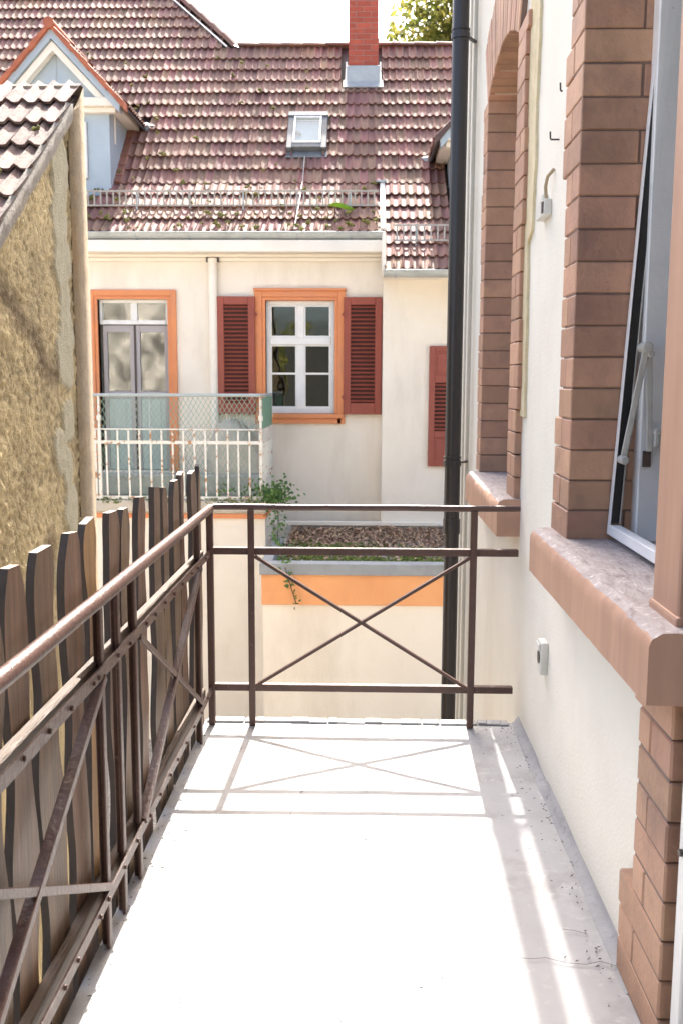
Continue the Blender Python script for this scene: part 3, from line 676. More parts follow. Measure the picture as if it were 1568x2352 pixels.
    o = bpy.data.objects.new('back_wall', me); COL.objects.link(o); attach(o, t)
    MB().box(-6, -2.06, 3.25, 3.3, -3.2, .70).box(-6.02, -5.98, 3.3, 7.0, -3.2, .70).build('front_wall', M['shedpillar'], t)
    # roof
    dk = MB().add([(-6.1, 3.0, rz(3.0) - .03), (-2.02, 3.0, rz(3.0) - .03), (-2.02, 7.0, rz(7.0) - .03), (-6.1, 7.0, rz(7.0) - .03)], [(0, 1, 2, 3)]).build('roof', M['deck'], t)
    tm = tile_mesh(M['tile_old'])
    nrow = 15
    for k in range(nrow):
        s = .325 + TE * k; y = 7.03 - s * math.cos(ang); z = rz(7.03) - s * math.sin(ang)
        for c in range(18):
            x = -2.0 - TW / 2 - TW * c
            if k > 9 and c > 6: continue
            place('tile', tm, tile_jit(slope_mat(x, y, z + .005, ang)), dk)
    # mortared verge, lumpy
    vm = MB(); n = 90; L = 4.6
    for i in range(n):
        s0, s1 = L * i / n, L * (i + 1) / n
        P = lambda s, q: (-2.0 + (.012 + .010 * nz3(s, q, 0, 9)) * (1, .9, .2)[q], 6.74 - s * math.cos(ang), rz(6.74) - s * math.sin(ang) + (.028, -.02 + .012 * nz3(s, 5, 0, 6), -.085 + .025 * nz3(s, 8, 0, 5))[q])
        vm.add([P(s0, 0), P(s1, 0), P(s1, 1), P(s0, 1)], [(0, 1, 2, 3)]); vm.add([P(s0, 1), P(s1, 1), P(s1, 2), P(s0, 2)], [(0, 1, 2, 3)])
        a, b = P(s0, 0), P(s1, 0); vm.add([a, b, (b[0] - .05, b[1], b[2] + .012), (a[0] - .05, a[1], a[2] + .012)], [(0, 1, 2, 3)])
    vm.build('verge_mortar', M['shedmortar'], t, merge=True, smooth=True)
    ms = MB()
    for x, s, r in ((-2.45, 1.15, .045), (-2.40, 1.32, .04), (-2.38, 1.95, .05), (-2.12, .85, .02), (-2.9, 1.6, .04), (-2.2, 1.45, .02), (-2.55, 2.3, .03), (-2.1, 2.1, .02)):
        moss_clump(ms, (x, 7.03 - s * math.cos(ang), rz(7.03) - s * math.sin(ang) + .06), r * 1.5, 12)
    o = ms.build('roof_moss', M['moss']); tag(o, 'yellow green moss clumps on the outbuilding roof tiles', 'moss', kind='stuff')
shed()

# ------------------------------------------------------------------ far house
HO = thing('house', (-2, 14, -3.2), 'cream rendered house with brown tiled roof, orange window frames and dormers facing the balcony', 'house')
HY, WY = 13.45, 13.10
HK = 13.45 / 13.75
hx = lambda x: x * HK
hz = lambda z: 1.5 + (z - 1.5) * HK
A1, A2 = R(46), R(36); KY, KZ = 14.4, 4.318
def RP(x, s, n=0.0):
    """point on the main roof: s = metres up-slope from the kick (negative below), n = off the surface"""
    a = A1 if s >= 0 else A2
    return Vector((x, KY + s * math.cos(a) - n * math.sin(a), KZ + s * math.sin(a) + n * math.cos(a)))
EV_M, EV_W = -1.454, -2.444
RID = 3.86
def hip_x(s): return -2.218 - (s - RID) * .678

def window_unit(x0, x1, z0, z1, y, parent, transom, bar, mul=True):
    """white cross window in an opening; y = front of frame"""
    xm = (x0 + x1) / 2; F = .055
    w = MB()
    w.box(x0, x0 + F, y, y + .07, z0, z1).box(x1 - F, x1, y, y + .07, z0, z1).box(x0 + F + .0005, x1 - F - .0005, y, y + .07, z1 - F, z1).box(x0 + F + .0005, x1 - F - .0005, y, y + .07, z0, z0 + F + .02)
    w.box(x0 + F + .0005, x1 - F - .0005, y - .012, y + .068, transom - .05, transom + .05)
    w.box(xm - .05, xm + .05, y + .002, y + .067, transom + .0505, z1 - F - .0005).box(xm - .055, xm + .055, y + .002, y + .067, z0 + F + .0205, transom - .0505)
    w = w.build('window', M['white'], parent, bevel=.004)
    for a, b in ((x0 + F, xm - .05), (xm + .05, x1 - F)):
        MB().box(a, b, y + .03, y + .034, transom + .04, z1 - F + .01).build('pane', M['glass'], w)
        MB().box(a, b, y + .03, y + .034, z0 + F, transom - .04).build('pane', M['glass'], w)
        if bar: MB().box(a + .001, b - .001, y + .012, y + .05, bar - .014, bar + .014).build('glazing_bar', M['white'], w)
        # thin sash lining
        s = MB()
        for za, zb in ((z0 + F + .021, transom - .051), (transom + .051, z1 - F - .001)):
            s.box(a + .001, a + .022, y + .015, y + .055, za, zb).box(b - .022, b - .001, y + .015, y + .055, za, zb).box(a + .0225, b - .0225, y + .015, y + .055, za, za + .022).box(a + .0225, b - .0225, y + .015, y + .055, zb - .022, zb)
        s.build('sash', M['white'], w)
    return w
def shutter(x0, x1, z0, z1, y, mat, parent, slat_z, panels=()):
    st = .095 if not panels else .08
    f = MB().box(x0, x0 + st, y, y + .04, z0, z1).box(x1 - st, x1, y, y + .04, z0, z1)
    edges = sorted([z0, z1] + [v for p in panels for v in p] + list(slat_z))
    spans = [(z0, edges[1])] ; 
    rails = []
    prev = z0
    openings = sorted(list(panels) + [slat_z])
    for (a, b) in openings:
        rails.append((prev, a)); prev = b
    rails.append((prev, z1))
    for a, b in rails: f.box(x0 + st + .0005, x1 - st - .0005, y, y + .04, a, b)
    f = f.build('shutter', mat, parent, bevel=.004)
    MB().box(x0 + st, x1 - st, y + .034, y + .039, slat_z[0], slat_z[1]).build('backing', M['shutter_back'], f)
    for a, b in panels:
        MB().box(x0 + st + .001, x1 - st - .001, y + .015, y + .03, a, b).build('panel', mat, f)
        MB().box(x0 + st + .03, x1 - st - .03, y + .008, y + .0145, a + .03, b - .03).build('panel', mat, f, bevel=.004)
    n = round((slat_z[1] - slat_z[0]) / .0555); hw = (x1 - x0) / 2 - st + .006
    sm = MB().box(-hw, hw, -.017, .017, -.005, .005).mesh('slat', mat, bevel=.0015)
    for k in range(n):
        z = slat_z[0] + (slat_z[1] - slat_z[0]) * (k + .5) / n
        place('slat', sm, Matrix.Translation(((x0 + x1) / 2, y + .014, z)) @ Matrix.Rotation(R(-38) * -1 + rng.uniform(-.04, .04), 4, 'X'), f)
    return f
def surround(x0, x1, z0, z1, i0, i1, j0, j1, y, parent, sill=True):
    w = MB()
    for (e, d) in ((0, .03), (.045, .055)):
        a0, a1, b1 = x0 + e * .0, x1 - e * .0, z1
        pass
    w.box(x0, i0 - .045, y - .045, y + .01, z0, z1).box(i1 + .045, x1, y - .045, y + .01, z0, z1).box(i0 - .0445, i1 + .0445, y - .045, y + .01, j1 + .045, z1)
    w.box(i0 - .0445, i0, y - .028, y + .12, j0, j1).box(i1, i1 + .0445, y - .028, y + .12, j0, j1).box(i0 - .0445, i1 + .0445, y - .028, y + .12, j1 + .0005, j1 + .0445)
    w.box(x0 - .012, x1 + .012, y - .075, y + .01, z1 + .0005, z1 + .035) if sill else None
    if sill:
        w.box(x0 + .02, x1 - .02, y - .075, y + .15, j0 - .06, j0 - .0005).box(x0 + .05, x1 - .05, y - .045, y + .01, z0 - .001 + .0, j0 - .0605)
    return w.build('surround', M['orange'], parent, bevel=.004)

def house():
    # walls with openings
    w = MB()
    holed_wall(w, 'y', HY, .3, -9, .235, -3.2, 3.5, [(hx(-3.80), hx(-2.805), hz(.2), hz(2.63)), (hx(-1.42), hx(-.447), hz(1.03), hz(2.625))])
    w.build('wall', M['cream'], HO, merge=True)
    MB().box(.222, 5.5, WY, HY + .3, -3.2, 3.0).build('wing_wall', M['cream'], HO)
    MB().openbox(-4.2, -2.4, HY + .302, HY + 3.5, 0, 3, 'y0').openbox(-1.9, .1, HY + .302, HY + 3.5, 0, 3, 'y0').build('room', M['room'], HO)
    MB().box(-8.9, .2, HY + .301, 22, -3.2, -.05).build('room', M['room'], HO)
    # cornice
    c = MB().box(-9, .24, 13.12, HY + .02, 3.205, 3.362).box(-9, .236, 13.33, HY + .02, 3.165, 3.204).box(-9, .232, 13.39, HY + .02, 3.115, 3.164)
    c.build('cornice', M['cream_trim'], HO, bevel=.012, segs=2)
    MB().box(.20, 5.4, 12.50, WY + .02, 2.84, 2.90).build('wing_soffit', M['cream_trim'], HO)
    # gutters
    def gutter(x0, x1, y, z, r=.082):
        g = MB(); n = 10
        for i in range(n):
            a0, a1 = math.pi + math.pi * i / n, math.pi + math.pi * (i + 1) / n
            p0, p1 = (y + r * math.cos(a0), z + r * math.sin(a0)), (y + r * math.cos(a1), z + r * math.sin(a1))
            g.add([(x0, *p0), (x1, *p0), (x1, *p1), (x0, *p1)], [(0, 1, 2, 3)])
        g.tube([(x0, y - r, z), (x1, y - r, z)], .011, 8)
        for xe in (x0, x1):
            g.add([(xe, y + r * math.cos(math.pi + math.pi * i / n), z + r * math.sin(math.pi + math.pi * i / n)) for i in range(n + 1)], [tuple(range(n + 1))])
        x = x0 + .15
        o = g.build('gutter', M['zinc_pale'], HO, smooth=False, merge=False); smooth_by_angle(o, 40)
        while x < x1:
            b = MB()
            for i in range(6):
                a0, a1 = math.pi + math.pi * i / 6, math.pi + math.pi * (i + 1) / 6
                b.bar((x, y + (r + .004) * math.cos(a0), z + (r + .004) * math.sin(a0)), (x, y + (r + .004) * math.cos(a1), z + (r + .004) * math.sin(a1)), .025, .006, (0, math.cos((a0 + a1) / 2), math.sin((a0 + a1) / 2)))
            b.build('gutter_bracket', M['zinc'], o); x += .72
    e = RP(0, EV_M); gutter(-9, .235, e.y - .03, e.z - .005)
    e2 = RP(0, EV_W); gutter(.21, 5.4, e2.y - .03, e2.z - .005)
    MB().box(.195, .24, e2.y + .02, 13.22, 2.90, 3.36).build('verge_board', M['cream_trim'], HO)
    # downpipe
    o = MB().tube([(-2.10, HY - .075, -.1), (-2.10, HY - .075, 3.08)], .057, 18).tube([(-2.10, HY - .075, 3.081), (-2.10, HY - .075, 3.15)], .064, 18).build('downpipe', M['cream_trim'], HO); smooth_by_angle(o)
    MB().box(-2.187, -2.154, HY - .09, HY - .03, 3.10, 3.17).box(-2.046, -2.012, HY - .09, HY - .03, 3.10, 3.17).build('pipe_clip', M['hook'], HO)
    # main window
    surround(hx(-1.572), hx(-.297), hz(.893), hz(2.748), hx(-1.42), hx(-.447), hz(1.033), hz(2.62), HY, HO)
    window_unit(hx(-1.419), hx(-.448), hz(1.034), hz(2.619), HY + .07, HO, hz(2.06), hz(1.60))
    shutter(hx(-2.095), hx(-1.56), hz(1.03), hz(2.667), HY - .095, M['shutter'], HO, (hz(1.19), hz(2.555)))
    shutter(hx(-.315), hx(.218), hz(1.03), hz(2.66), HY - .095, M['shutter'], HO, (hz(1.19), hz(2.555)))
    for x in (hx(-1.555), hx(-.312)):
        for z in (hz(1.27), hz(2.42)):
            MB().box(x - .03, x + .03, HY - .12, HY - .09, z - .012, z + .012).tube([(x, HY - .12, z - .035), (x, HY - .12, z + .035)], .011, 8).build('hinge', M['shutter'], HO)
    # french door
    surround(hx(-3.885), hx(-2.68), hz(.2), hz(2.76), hx(-3.80), hx(-2.805), hz(.2), hz(2.63), HY, HO, sill=False)
    y = HY + .07; x0, x1 = hx(-3.798), hx(-2.806); xm = (x0 + x1) / 2
    d = MB().box(x0, x0 + .04, y, y + .07, hz(2.285), hz(2.628)).box(x1 - .04, x1, y, y + .07, hz(2.285), hz(2.628)).box(x0 + .041, x1 - .041, y, y + .07, hz(2.585), hz(2.628)).box(x0 + .041, x1 - .041, y - .01, y + .07, hz(2.285), hz(2.345)).box(xm - .045, xm + .045, y + .001, y + .068, hz(2.346), hz(2.584))
    d = d.build('french_door', M['white'], HO, bevel=.004)
    for a, b in ((x0 + .03, xm - .04), (xm + .04, x1 - .03)): MB().box(a, b, y + .03, y + .034, hz(2.33), hz(2.60)).build('pane', M['glass'], d)
    for a, b in ((x0 + .035, xm - .012), (xm + .012, x1 - .012)):
        lf = MB().box(a, a + .058, y + .02, y + .07, hz(.21), hz(2.275)).box(b - .058, b, y + .02, y + .07, hz(.21), hz(2.275)).box(a + .0585, b - .0585, y + .02, y + .07, hz(2.18), hz(2.275)).box(a + .0585, b - .0585, y + .02, y + .07, hz(1.24), hz(1.34))
        lf.build('door_leaf', M['doorgrey'], d, bevel=.004)
        MB().box(a + .0586, b - .0586, y + .03, y + .06, hz(.21), hz(1.239)).box(a + .13, b - .13, y + .024, y + .0295, hz(.32), hz(1.16)).build('door_panel', M['doorpaint'], d, bevel=.004)
        MB().box(a + .05, b - .05, y + .045, y + .049, hz(1.33), hz(2.19)).build('pane', M['glass'], d)
    MB().box(xm - .013, xm + .013, y + .008, y + .019, hz(.21), hz(2.28)).build('cover_strip', M['hook'], d)
    MB().box(-3.8, -2.55, HY - .35, HY + .1, 0, .17).build('door_step', M['concrete'], HO, bevel=.01)
    # wing shutter
    shutter(.846, 1.297, .35, 1.969, WY - .06, M['shutter_b'], HO, (.83, 1.48), ((.42, .74), (1.58, 1.90)))
    # ---- roof deck and tiles
    mb = MB(); E = lambda x, s: RP(x, s, -.035)
    for x0, x1, ev in ((-9, .222, EV_M), (.2225, 5.4, EV_W)):
        mb.add([E(x0, ev), E(x1, ev), RP(x1, -.0001, -.035), RP(x0, -.0001, -.035)], [(0, 1, 2, 3)])
    mb.add([E(-9, 0), E(5.4, 0), E(5.4, RID), E(-2.218, RID), E(hip_x(7), 7), E(-9, 7)], [tuple(range(6))])
    bk = lambda p, d: (p[0], p[1] + d, -1)
    a, b = E(-2.2, RID), E(5.4, RID); mb.add([a, b, (b.x, b.y + 4, b.z - 4), (a.x, a.y + 4, a.z - 4)], [(0, 1, 2, 3)])
    a, b = E(-2.2, RID), E(hip_x(7), 7); mb.add([a, b, (b.x, b.y + 4, b.z), (a.x, a.y + 4, a.z - 2)], [(0, 1, 2, 3)])
    roof = mb.build('roof', M['deck'], HO)
    tm = tile_mesh(M['tile'])
    cand = []
    def blocked(x, s):
        p = RP(x, s)
        for dx, dy, dz in DORM:
            xx, yy, zz = p.x - dx, p.y - dy, p.z - dz
            if abs(xx + 4.42) < .72 and yy > 14.16 and zz < 5.35: return True
            if abs(xx + 4.42) < .95 - max(0, zz - 5.4) * .93 and zz > 5.33 and zz < 6.35 and yy > 14: return True
        if -1.23 < x < -.60 and .62 < s < 1.72: return True
        if -.36 < x < .20 and 2.62 < s < 3.6: return True
        return False
    srow = [EV_M + .0 + TE * k * 1.0 for k in range(5)]
    rows = [(EV_W + (EV_M - EV_W) * k / 3, .2225, 5.0) for k in range(3)]
    low = -EV_M / 4
    for k in range(4): rows.append((EV_M + low * k, -7.3, 5.0))
    for k in range(21): rows.append((.0 + TE * k * .993, -7.3, 5.0))
    x_start = .225
    for s, xa, xb in rows:
        c = -40
        while True:
            x = x_start + TW * (c + .5); c += 1
            if x > 2.6 or x > xb: break
            if x < xa: continue
            if s > RID - .2 and x > hip_x(s + .3) - .05: continue
            if s > 6.6 or blocked(x, s + .12): continue
            p = RP(x, s, .0); a = A1 if s >= -.01 else A2
            if s < 0 and s > -.4: a = (A1 * .25 + A2 * .75)
            m = tile_jit(slope_mat(p.x, p.y, p.z, a)); vis = 1.0
            if x < -4.0 + max(0, s - 1) * .0 and s < 1.6: vis = 0
            if x > 1.35: vis = 0
            cand.append((vis / p.y, s, m))
    cand.sort(key=lambda q: -q[0])
    for q in cand[:300]: place('tile', tm, q[2], roof)
    st = MB()
    for q in cand[300:]: st.add([q[2] @ Vector(v) for v in TV], TF)
    o = st.build('tile_field', M['tile'], roof, smooth=False); tag(o, kind='stuff'); smooth_by_angle(o, 50)
    # ridge + hip caps
    def cap_mesh():
        c = MB(); n = 8
        for i in range(n):
            a0, a1 = math.pi * i / n, math.pi * (i + 1) / n
            c.add([(0, .105 * math.cos(a0), .075 * math.sin(a0)), (0, .105 * math.cos(a1), .075 * math.sin(a1)), (.42, .092 * math.cos(a1), .066 * math.sin(a1)), (.42, .092 * math.cos(a0), .066 * math.sin(a0))], [(0, 1, 2, 3)])
            c.add([(0, .105 * math.cos(a0), .075 * math.sin(a0)), (0, .105 * math.cos(a1), .075 * math.sin(a1)), (.002, .088 * math.cos(a1), .058 * math.sin(a1)), (.002, .088 * math.cos(a0), .058 * math.sin(a0))], [(0, 1, 2, 3)])
        return c.mesh('ridge_tile', M['tile'])
    cm = cap_mesh()
    for k in range(20):
        p = RP(-2.2 + .37 * k, RID, .0); place('ridge_tile', cm, Matrix.Translation(p + Vector((0, .02, .0))) @ Matrix.Rotation(rng.uniform(-.02, .02), 4, 'Y'), roof)
    a, b = RP(hip_x(RID), RID, .01), RP(hip_x(7.2), 7.2, .01); d = (a - b).normalized(); yv = d.cross(Vector((0, 0, 1))).normalized(); zv = yv.cross(d) * -1
    if zv.z < 0: zv = -zv
    hm = Matrix((d, zv.cross(d), zv)).transposed().to_4x4()
    for k in range(12):
        p = a + (b - a).normalized() * (.40 * (k + 1)); m = hm.copy(); m.translation = p; place('ridge_tile', cm, m @ Matrix.Rotation(.05, 4, 'Y'), roof)
    MB().bar(a + Vector((-.16, -.07, -.03)), b + Vector((-.16, -.07, -.03)), .03, .02, (0, -.7, .7)).build('hip_flashing', M['zinc'], roof)
    # right verge strip of the main eave
    MB().bar(RP(.215, EV_M, .06), RP(.215, -.05, .06), .07, .035, (0, -.55, .84)).build('verge_flashing', M['cream_trim'], roof, bevel=.004)
    MB().box(.13, .27, 14.25, 14.42, 4.33, 4.352).build('verge_cap', M['zinc_blue'], roof)
    # lightning wire
    MB().tube([RP(-.93, .62, .05), RP(-.935, .02, .05), RP(-.95, -.8, .06), RP(-.97, EV_M, .06)], .006, 6).build('wire', M['zinc'], roof)
    # ---- snow guards
    def snow(x0, x1, s0, h, parent):
        base = RP(0, s0, .05); top = base + Vector((0, -.02, h)); gz = h
        f = MB().box(x0, x1, base.y - .008, base.y + .008, base.z + .0, base.z + .022).box(x0, x1, base.y - .008, base.y + .008, base.z + gz - .022, base.z + gz).build('snow_guard', M['guard'], HO)
        bm_ = MB().box(-.010, .010, -.006, .006, .0225, gz - .0225).mesh('bar', M['guard'])
        x = x0 + .05
        while x < x1: place('bar', bm_, Matrix.Translation((x, base.y, base.z)), f); x += .0885
        x = x0 + .3
        while x < x1:
            MB().box(x - .012, x + .012, base.y + .009, base.y + .02, base.z - .10, base.z + gz + .01).bar((x, base.y + .015, base.z - .07), (x, base.y + .5, base.z + .22), .022, .006, (0, -.5, .8)).build('bracket', M['zinc'], f); x += .745
    snow(-5.0, .16, -.775, .215, HO)
    snow(.34, 4.0, -1.77, .215, HO)
    # ---- skylight
    K = Matrix(((1, 0, 0, 0), (0, math.cos(A1), -math.sin(A1), KY), (0, math.sin(A1), math.cos(A1), KZ), (0, 0, 0, 1)))
    f = MB().box(-1.215, -1.13, .78, 1.70, .0, .10, xf=K).box(-.70, -.615, .78, 1.70, .0, .10, xf=K).box(-1.225, -.605, 1.60, 1.71, .0, .12, xf=K).box(-1.1295, -.7005, .80, .90, .0, .10, xf=K).box(-1.23, -.60, .64, .79, .005, .03, xf=K)
    f = f.build('skylight', M['zinc_dark'], HO, bevel=.006)
    MB().box(-1.129, -1.095, .901, 1.599, .05, .115, xf=K).box(-.735, -.701, .901, 1.599, .05, .115, xf=K).box(-1.0945, -.7355, .901, .935, .05, .112, xf=K).box(-1.0945, -.7355, 1.56, 1.599, .05, .112, xf=K).build('sash', M['white'], f, bevel=.004)
    MB().box(-1.10, -.73, .93, 1.57, .085, .09, xf=K).build('pane', M['glass'], f)
    MB().box(-1.10, -.73, .93, 1.57, .02, .03, xf=K).build('blind', M['zinc_blue'], f)
    # ---- chimney
    ch = MB().box(-.312, .153, 16.278, 16.745, 6.0, 8.59).build('chimney', M['mortar'], HO)
    z = 6.53; k = 0; X0, X1 = -.318, .159; J = .010
    while z < 8.55:
        xs = [X0, (X0 + X1) / 2, X1] if k % 2 == 0 else [X0, X0 + .119, X1 - .119, X1]
        for a, b in zip(xs, xs[1:]):
            for ya, yb in ((16.272, 16.505), (16.515, 16.75)):
                brick(a + (J / 2 if a != X0 else 0), b - (J / 2 if b != X1 else 0), ya, yb, z, z + .073, M['redbrick'], ch, bev=.004, jit=.001)
        z += .083; k += 1
    MB().box(-.345, .186, 16.22, 16.78, 5.9, 6.525).build('flashing', M['zinc'], ch, bevel=.008)
    MB().box(-.40, .24, 2.52, 2.72, .03, .05, xf=K).box(-.37, -.346, 2.7205, 3.3, .02, .035, xf=K).box(.187, .211, 2.7205, 3.3, .02, .035, xf=K).build('apron', M['zinc'], ch)
    # ---- dormers
    for dx, dy, dz in DORM: dormer(dx, dy, dz)
DORM = [(0, 0, 0), (6.33, -.60, -.62)]
def dormer(dx, dy, dz):
    T = Matrix.Translation((dx, dy, dz)); cx = -4.42
    def B(mb, *b): return mb.box(*b, xf=T)
    w = MB(); hw = .74; y0 = 14.2
    for s in (-1, 1):
        xa, xb = sorted((cx + s * .425, cx + s * hw)); B(w, xa, xb, y0, 16.2, 3.9, 5.38)
    B(w, cx - .4245, cx + .4245, y0, y0 + .1, 3.9, 4.36); B(w, cx - .4245, cx + .4245, y0, y0 + .1, 5.14, 5.38)
    w.prism([(cx - .86 + dx, 5.38 + dz), (cx + .86 + dx, 5.38 + dz), (cx + dx, 6.29 + dz)], 'y', y0 + .02 + dy, 16.3 + dy)
    w = w.build('dormer', M['zinc_blue'], HO)
    # cornice, eave fascia
    B(B(MB(), cx - .93, cx + .93, 14.03, 14.22, 5.32, 5.44), cx - .86, cx + .86, 14.10, 14.215, 5.25, 5.3195).build('cornice', M['cream_trim'], w, bevel=.01)
    for s in (-1, 1):
        xa, xb = sorted((cx + s * .745, cx + s * .91)); B(MB(), xa, xb, 14.221, 15.5, 5.30, 5.40).build('eave_board', M['cream_trim'], w)
        # raking trim and verge tiles
        P = lambda u, n: Vector((cx + s * u + dx, 0, 6.40 - u * 1.06 + n + dz))
        a, b = P(.04, -.20), P(.80, -.20)
        r = MB(); q = lambda p, y: (p.x, y + dy, p.z)
        for (na, nb, ya, yb, ua, ub) in ((-.20, -.33, 14.06, 14.2, .0, .79),):
            pts = [P(ua, na), P(ub, na), P(ub - .06, nb), P(ua, nb)]
            r.add([q(p, ya) for p in pts] + [q(p, yb) for p in pts], [(0, 1, 2, 3), (7, 6, 5, 4), (0, 4, 5, 1), (1, 5, 6, 2), (2, 6, 7, 3), (3, 7, 4, 0)])
        r.build('raking_trim', M['cream_trim'], w)
        r = MB(); pts = [P(0, -.045), P(.95, -.045), P(.93, -.185), P(0, -.185)]
        r.add([q(p, 14.01) for p in pts] + [q(p, 14.19) for p in pts], [(0, 1, 2, 3), (7, 6, 5, 4), (0, 4, 5, 1), (1, 5, 6, 2), (2, 6, 7, 3), (3, 7, 4, 0)]); r.build('bargeboard', M['zinc_blue'], w)
        for k in range(4):
            u0, u1 = .02 + k * .243, .02 + (k + 1) * .243 + .02
            pts = [P(u0, .02), P(u1, .045), P(u1, -.055 - .02), P(u0, -.055)]
            r = MB(); r.add([q(p, 13.95) for p in pts] + [q(p, 14.20) for p in pts], [(0, 1, 2, 3), (7, 6, 5, 4), (0, 4, 5, 1), (1, 5, 6, 2), (2, 6, 7, 3), (3, 7, 4, 0)])
            r.build('verge_tile', M['tile_edge'] if dx == 0 else M['tile_dark'], w, bevel=.012, segs=2)
        # tiled slope
        r = MB(); pts = [P(0, .0), P(1.0, .0), P(1.0, -.045), P(0, -.045)]
        r.add([q(p, 14.1) for p in pts] + [q(p, 16.45) for p in pts], [(0, 1, 2, 3), (7, 6, 5, 4), (0, 4, 5, 1), (1, 5, 6, 2), (2, 6, 7, 3), (3, 7, 4, 0)]); r.build('slope', M['deck'], w)
        tf = MB(); ang = math.atan(1.06)
        for k in range(4):
            for j in range(10):
                u = 1.0 - k * .25; p = Vector((cx + s * u + dx, 14.30 + j * TW + dy, 6.40 - u * 1.06 + dz))
                up = Vector((-s * math.cos(ang), 0, math.sin(ang))); nn = Vector((s * math.sin(ang), 0, math.cos(ang))); xx = up.cross(nn)
                m = Matrix((xx, up, nn)).transposed().to_4x4(); m.translation = p
                m = tile_jit(m); sc = Matrix.Diagonal((1, .80, 1, 1))
                tf.add([m @ sc @ Vector(v) for v in TV], TF)
        o = tf.build('tile_field', M['tile'], w); tag(o, kind='stuff'); smooth_by_angle(o, 50)
    # ridge caps
    r = MB().tube([(cx + dx, 13.93 + dy, 6.40 + dz), (cx + dx, 16.4 + dy, 6.40 + dz)], .075, 12).build('ridge_tile', M['tile_edge'], w); smooth_by_angle(r)
    # joint seam in gable
    B(MB(), cx - .006, cx + .006, 14.212, 14.221, 5.45, 6.1).build('seam', M['zinc'], w)
    # window
    f = MB()
    for b in ((cx - .42, cx - .36, 14.15, 14.24, 4.365, 5.135), (cx + .36, cx + .42, 14.15, 14.24, 4.365, 5.135), (cx - .3595, cx + .3595, 14.15, 14.24, 4.365, 4.43), (cx - .3595, cx + .3595, 14.15, 14.24, 5.07, 5.135), (cx - .035, cx + .035, 14.155, 14.235, 4.4305, 5.0695), (cx - .3595, cx - .0355, 14.16, 14.23, 4.74, 4.765), (cx + .0355, cx + .3595, 14.16, 14.23, 4.74, 4.765)): B(f, *b)
    f = f.build('window', M['white'], w, bevel=.003)
    B(MB(), cx - .37, cx + .37, 14.19, 14.194, 4.42, 5.08).build('pane', M['glass'], f)
    B(MB(), cx - .40, cx + .40, 14.30, 14.31, 4.36, 5.14).build('curtain', M['white'], f)
    B(MB(), cx + .745, cx + .757, 14.45, 14.50, 4.9, 5.29).build('cheek_strip', M['cream_trim'], w)
    for s in (-1, 1):
        x = cx + s * .97 + dx
        MB().add([(x, 15.30 + dy, 5.40 + dz), (x + s * .05, 15.38 + dy, 5.29 + dz), (x + s * .30, 15.52 + dy, 5.40 + dz), (x + s * .02, 15.50 + dy, 5.47 + dz), (x + s * .1, 15.56 + dy, 5.40 + dz)], [(0, 1, 2, 3), (0, 3, 4), (1, 2, 4, 0)]).build('valley_spout', M['zinc_blue'], w)
    # orange-brown side flashing tiles along the cheek
    c_ = MB()
    for k in range(6):
        p = RP(cx + .80 + dx, (14.25 + .2 * k - KY) / math.cos(A1) if False else .0)
    if dx == 0:
        for k in range(6):
            s0 = -.1 + k * .25
            p0, p1 = RP(cx + .79, max(s0, 0), .05), RP(cx + .79, s0 + .27, .035)
            MB().bar(p0, p1, .12, .03, (0, -.7, .7)).build('cheek_tile', M['tile_red'], w, bevel=.008)
house()

# moss on the main roof, leaf on the snow guard
ms = MB()
for _ in range(130):
    s = rng.choice((rng.uniform(EV_M, 0), rng.uniform(0, 3.6), rng.uniform(EV_M, EV_M + .5))); x = rng.uniform(-5, .2) if s < 0 else rng.uniform(-6.2, -.9)
    moss_clump(ms, RP(x, s, .06), rng.uniform(.025, .055), 6)
o = ms.build('roof_moss', M['moss']); tag(o, 'small yellow green moss clumps scattered over the house roof', 'moss', kind='stuff')
lf = MB(); n = 8
p0 = RP(-.36, -.87, .10)
for i in range(n):
    def P(t, e): return (p0.x - .17 + .36 * t, p0.y - .03 - e * .03, p0.z + .0 + e * .028 * math.sin(math.pi * min(1, t * .9 + .06)) + .02 * math.sin(t * 5) - .03 * t)
    a, b = i / n, (i + 1) / n
    lf.add([P(a, -1), P(b, -1), P(b, 1), P(a, 1)], [(0, 1, 2, 3)]); lf.add([(x, y + .012, z + .004) for x, y, z in (P(a, -1), P(b, -1), P(b, 1), P(a, 1))], [(3, 2, 1, 0)])
tag(lf.build('green_leaf', M['leafgreen'], merge=True), 'bright green leaf shaped scrap caught on the snow guard of the house roof', 'leaf')

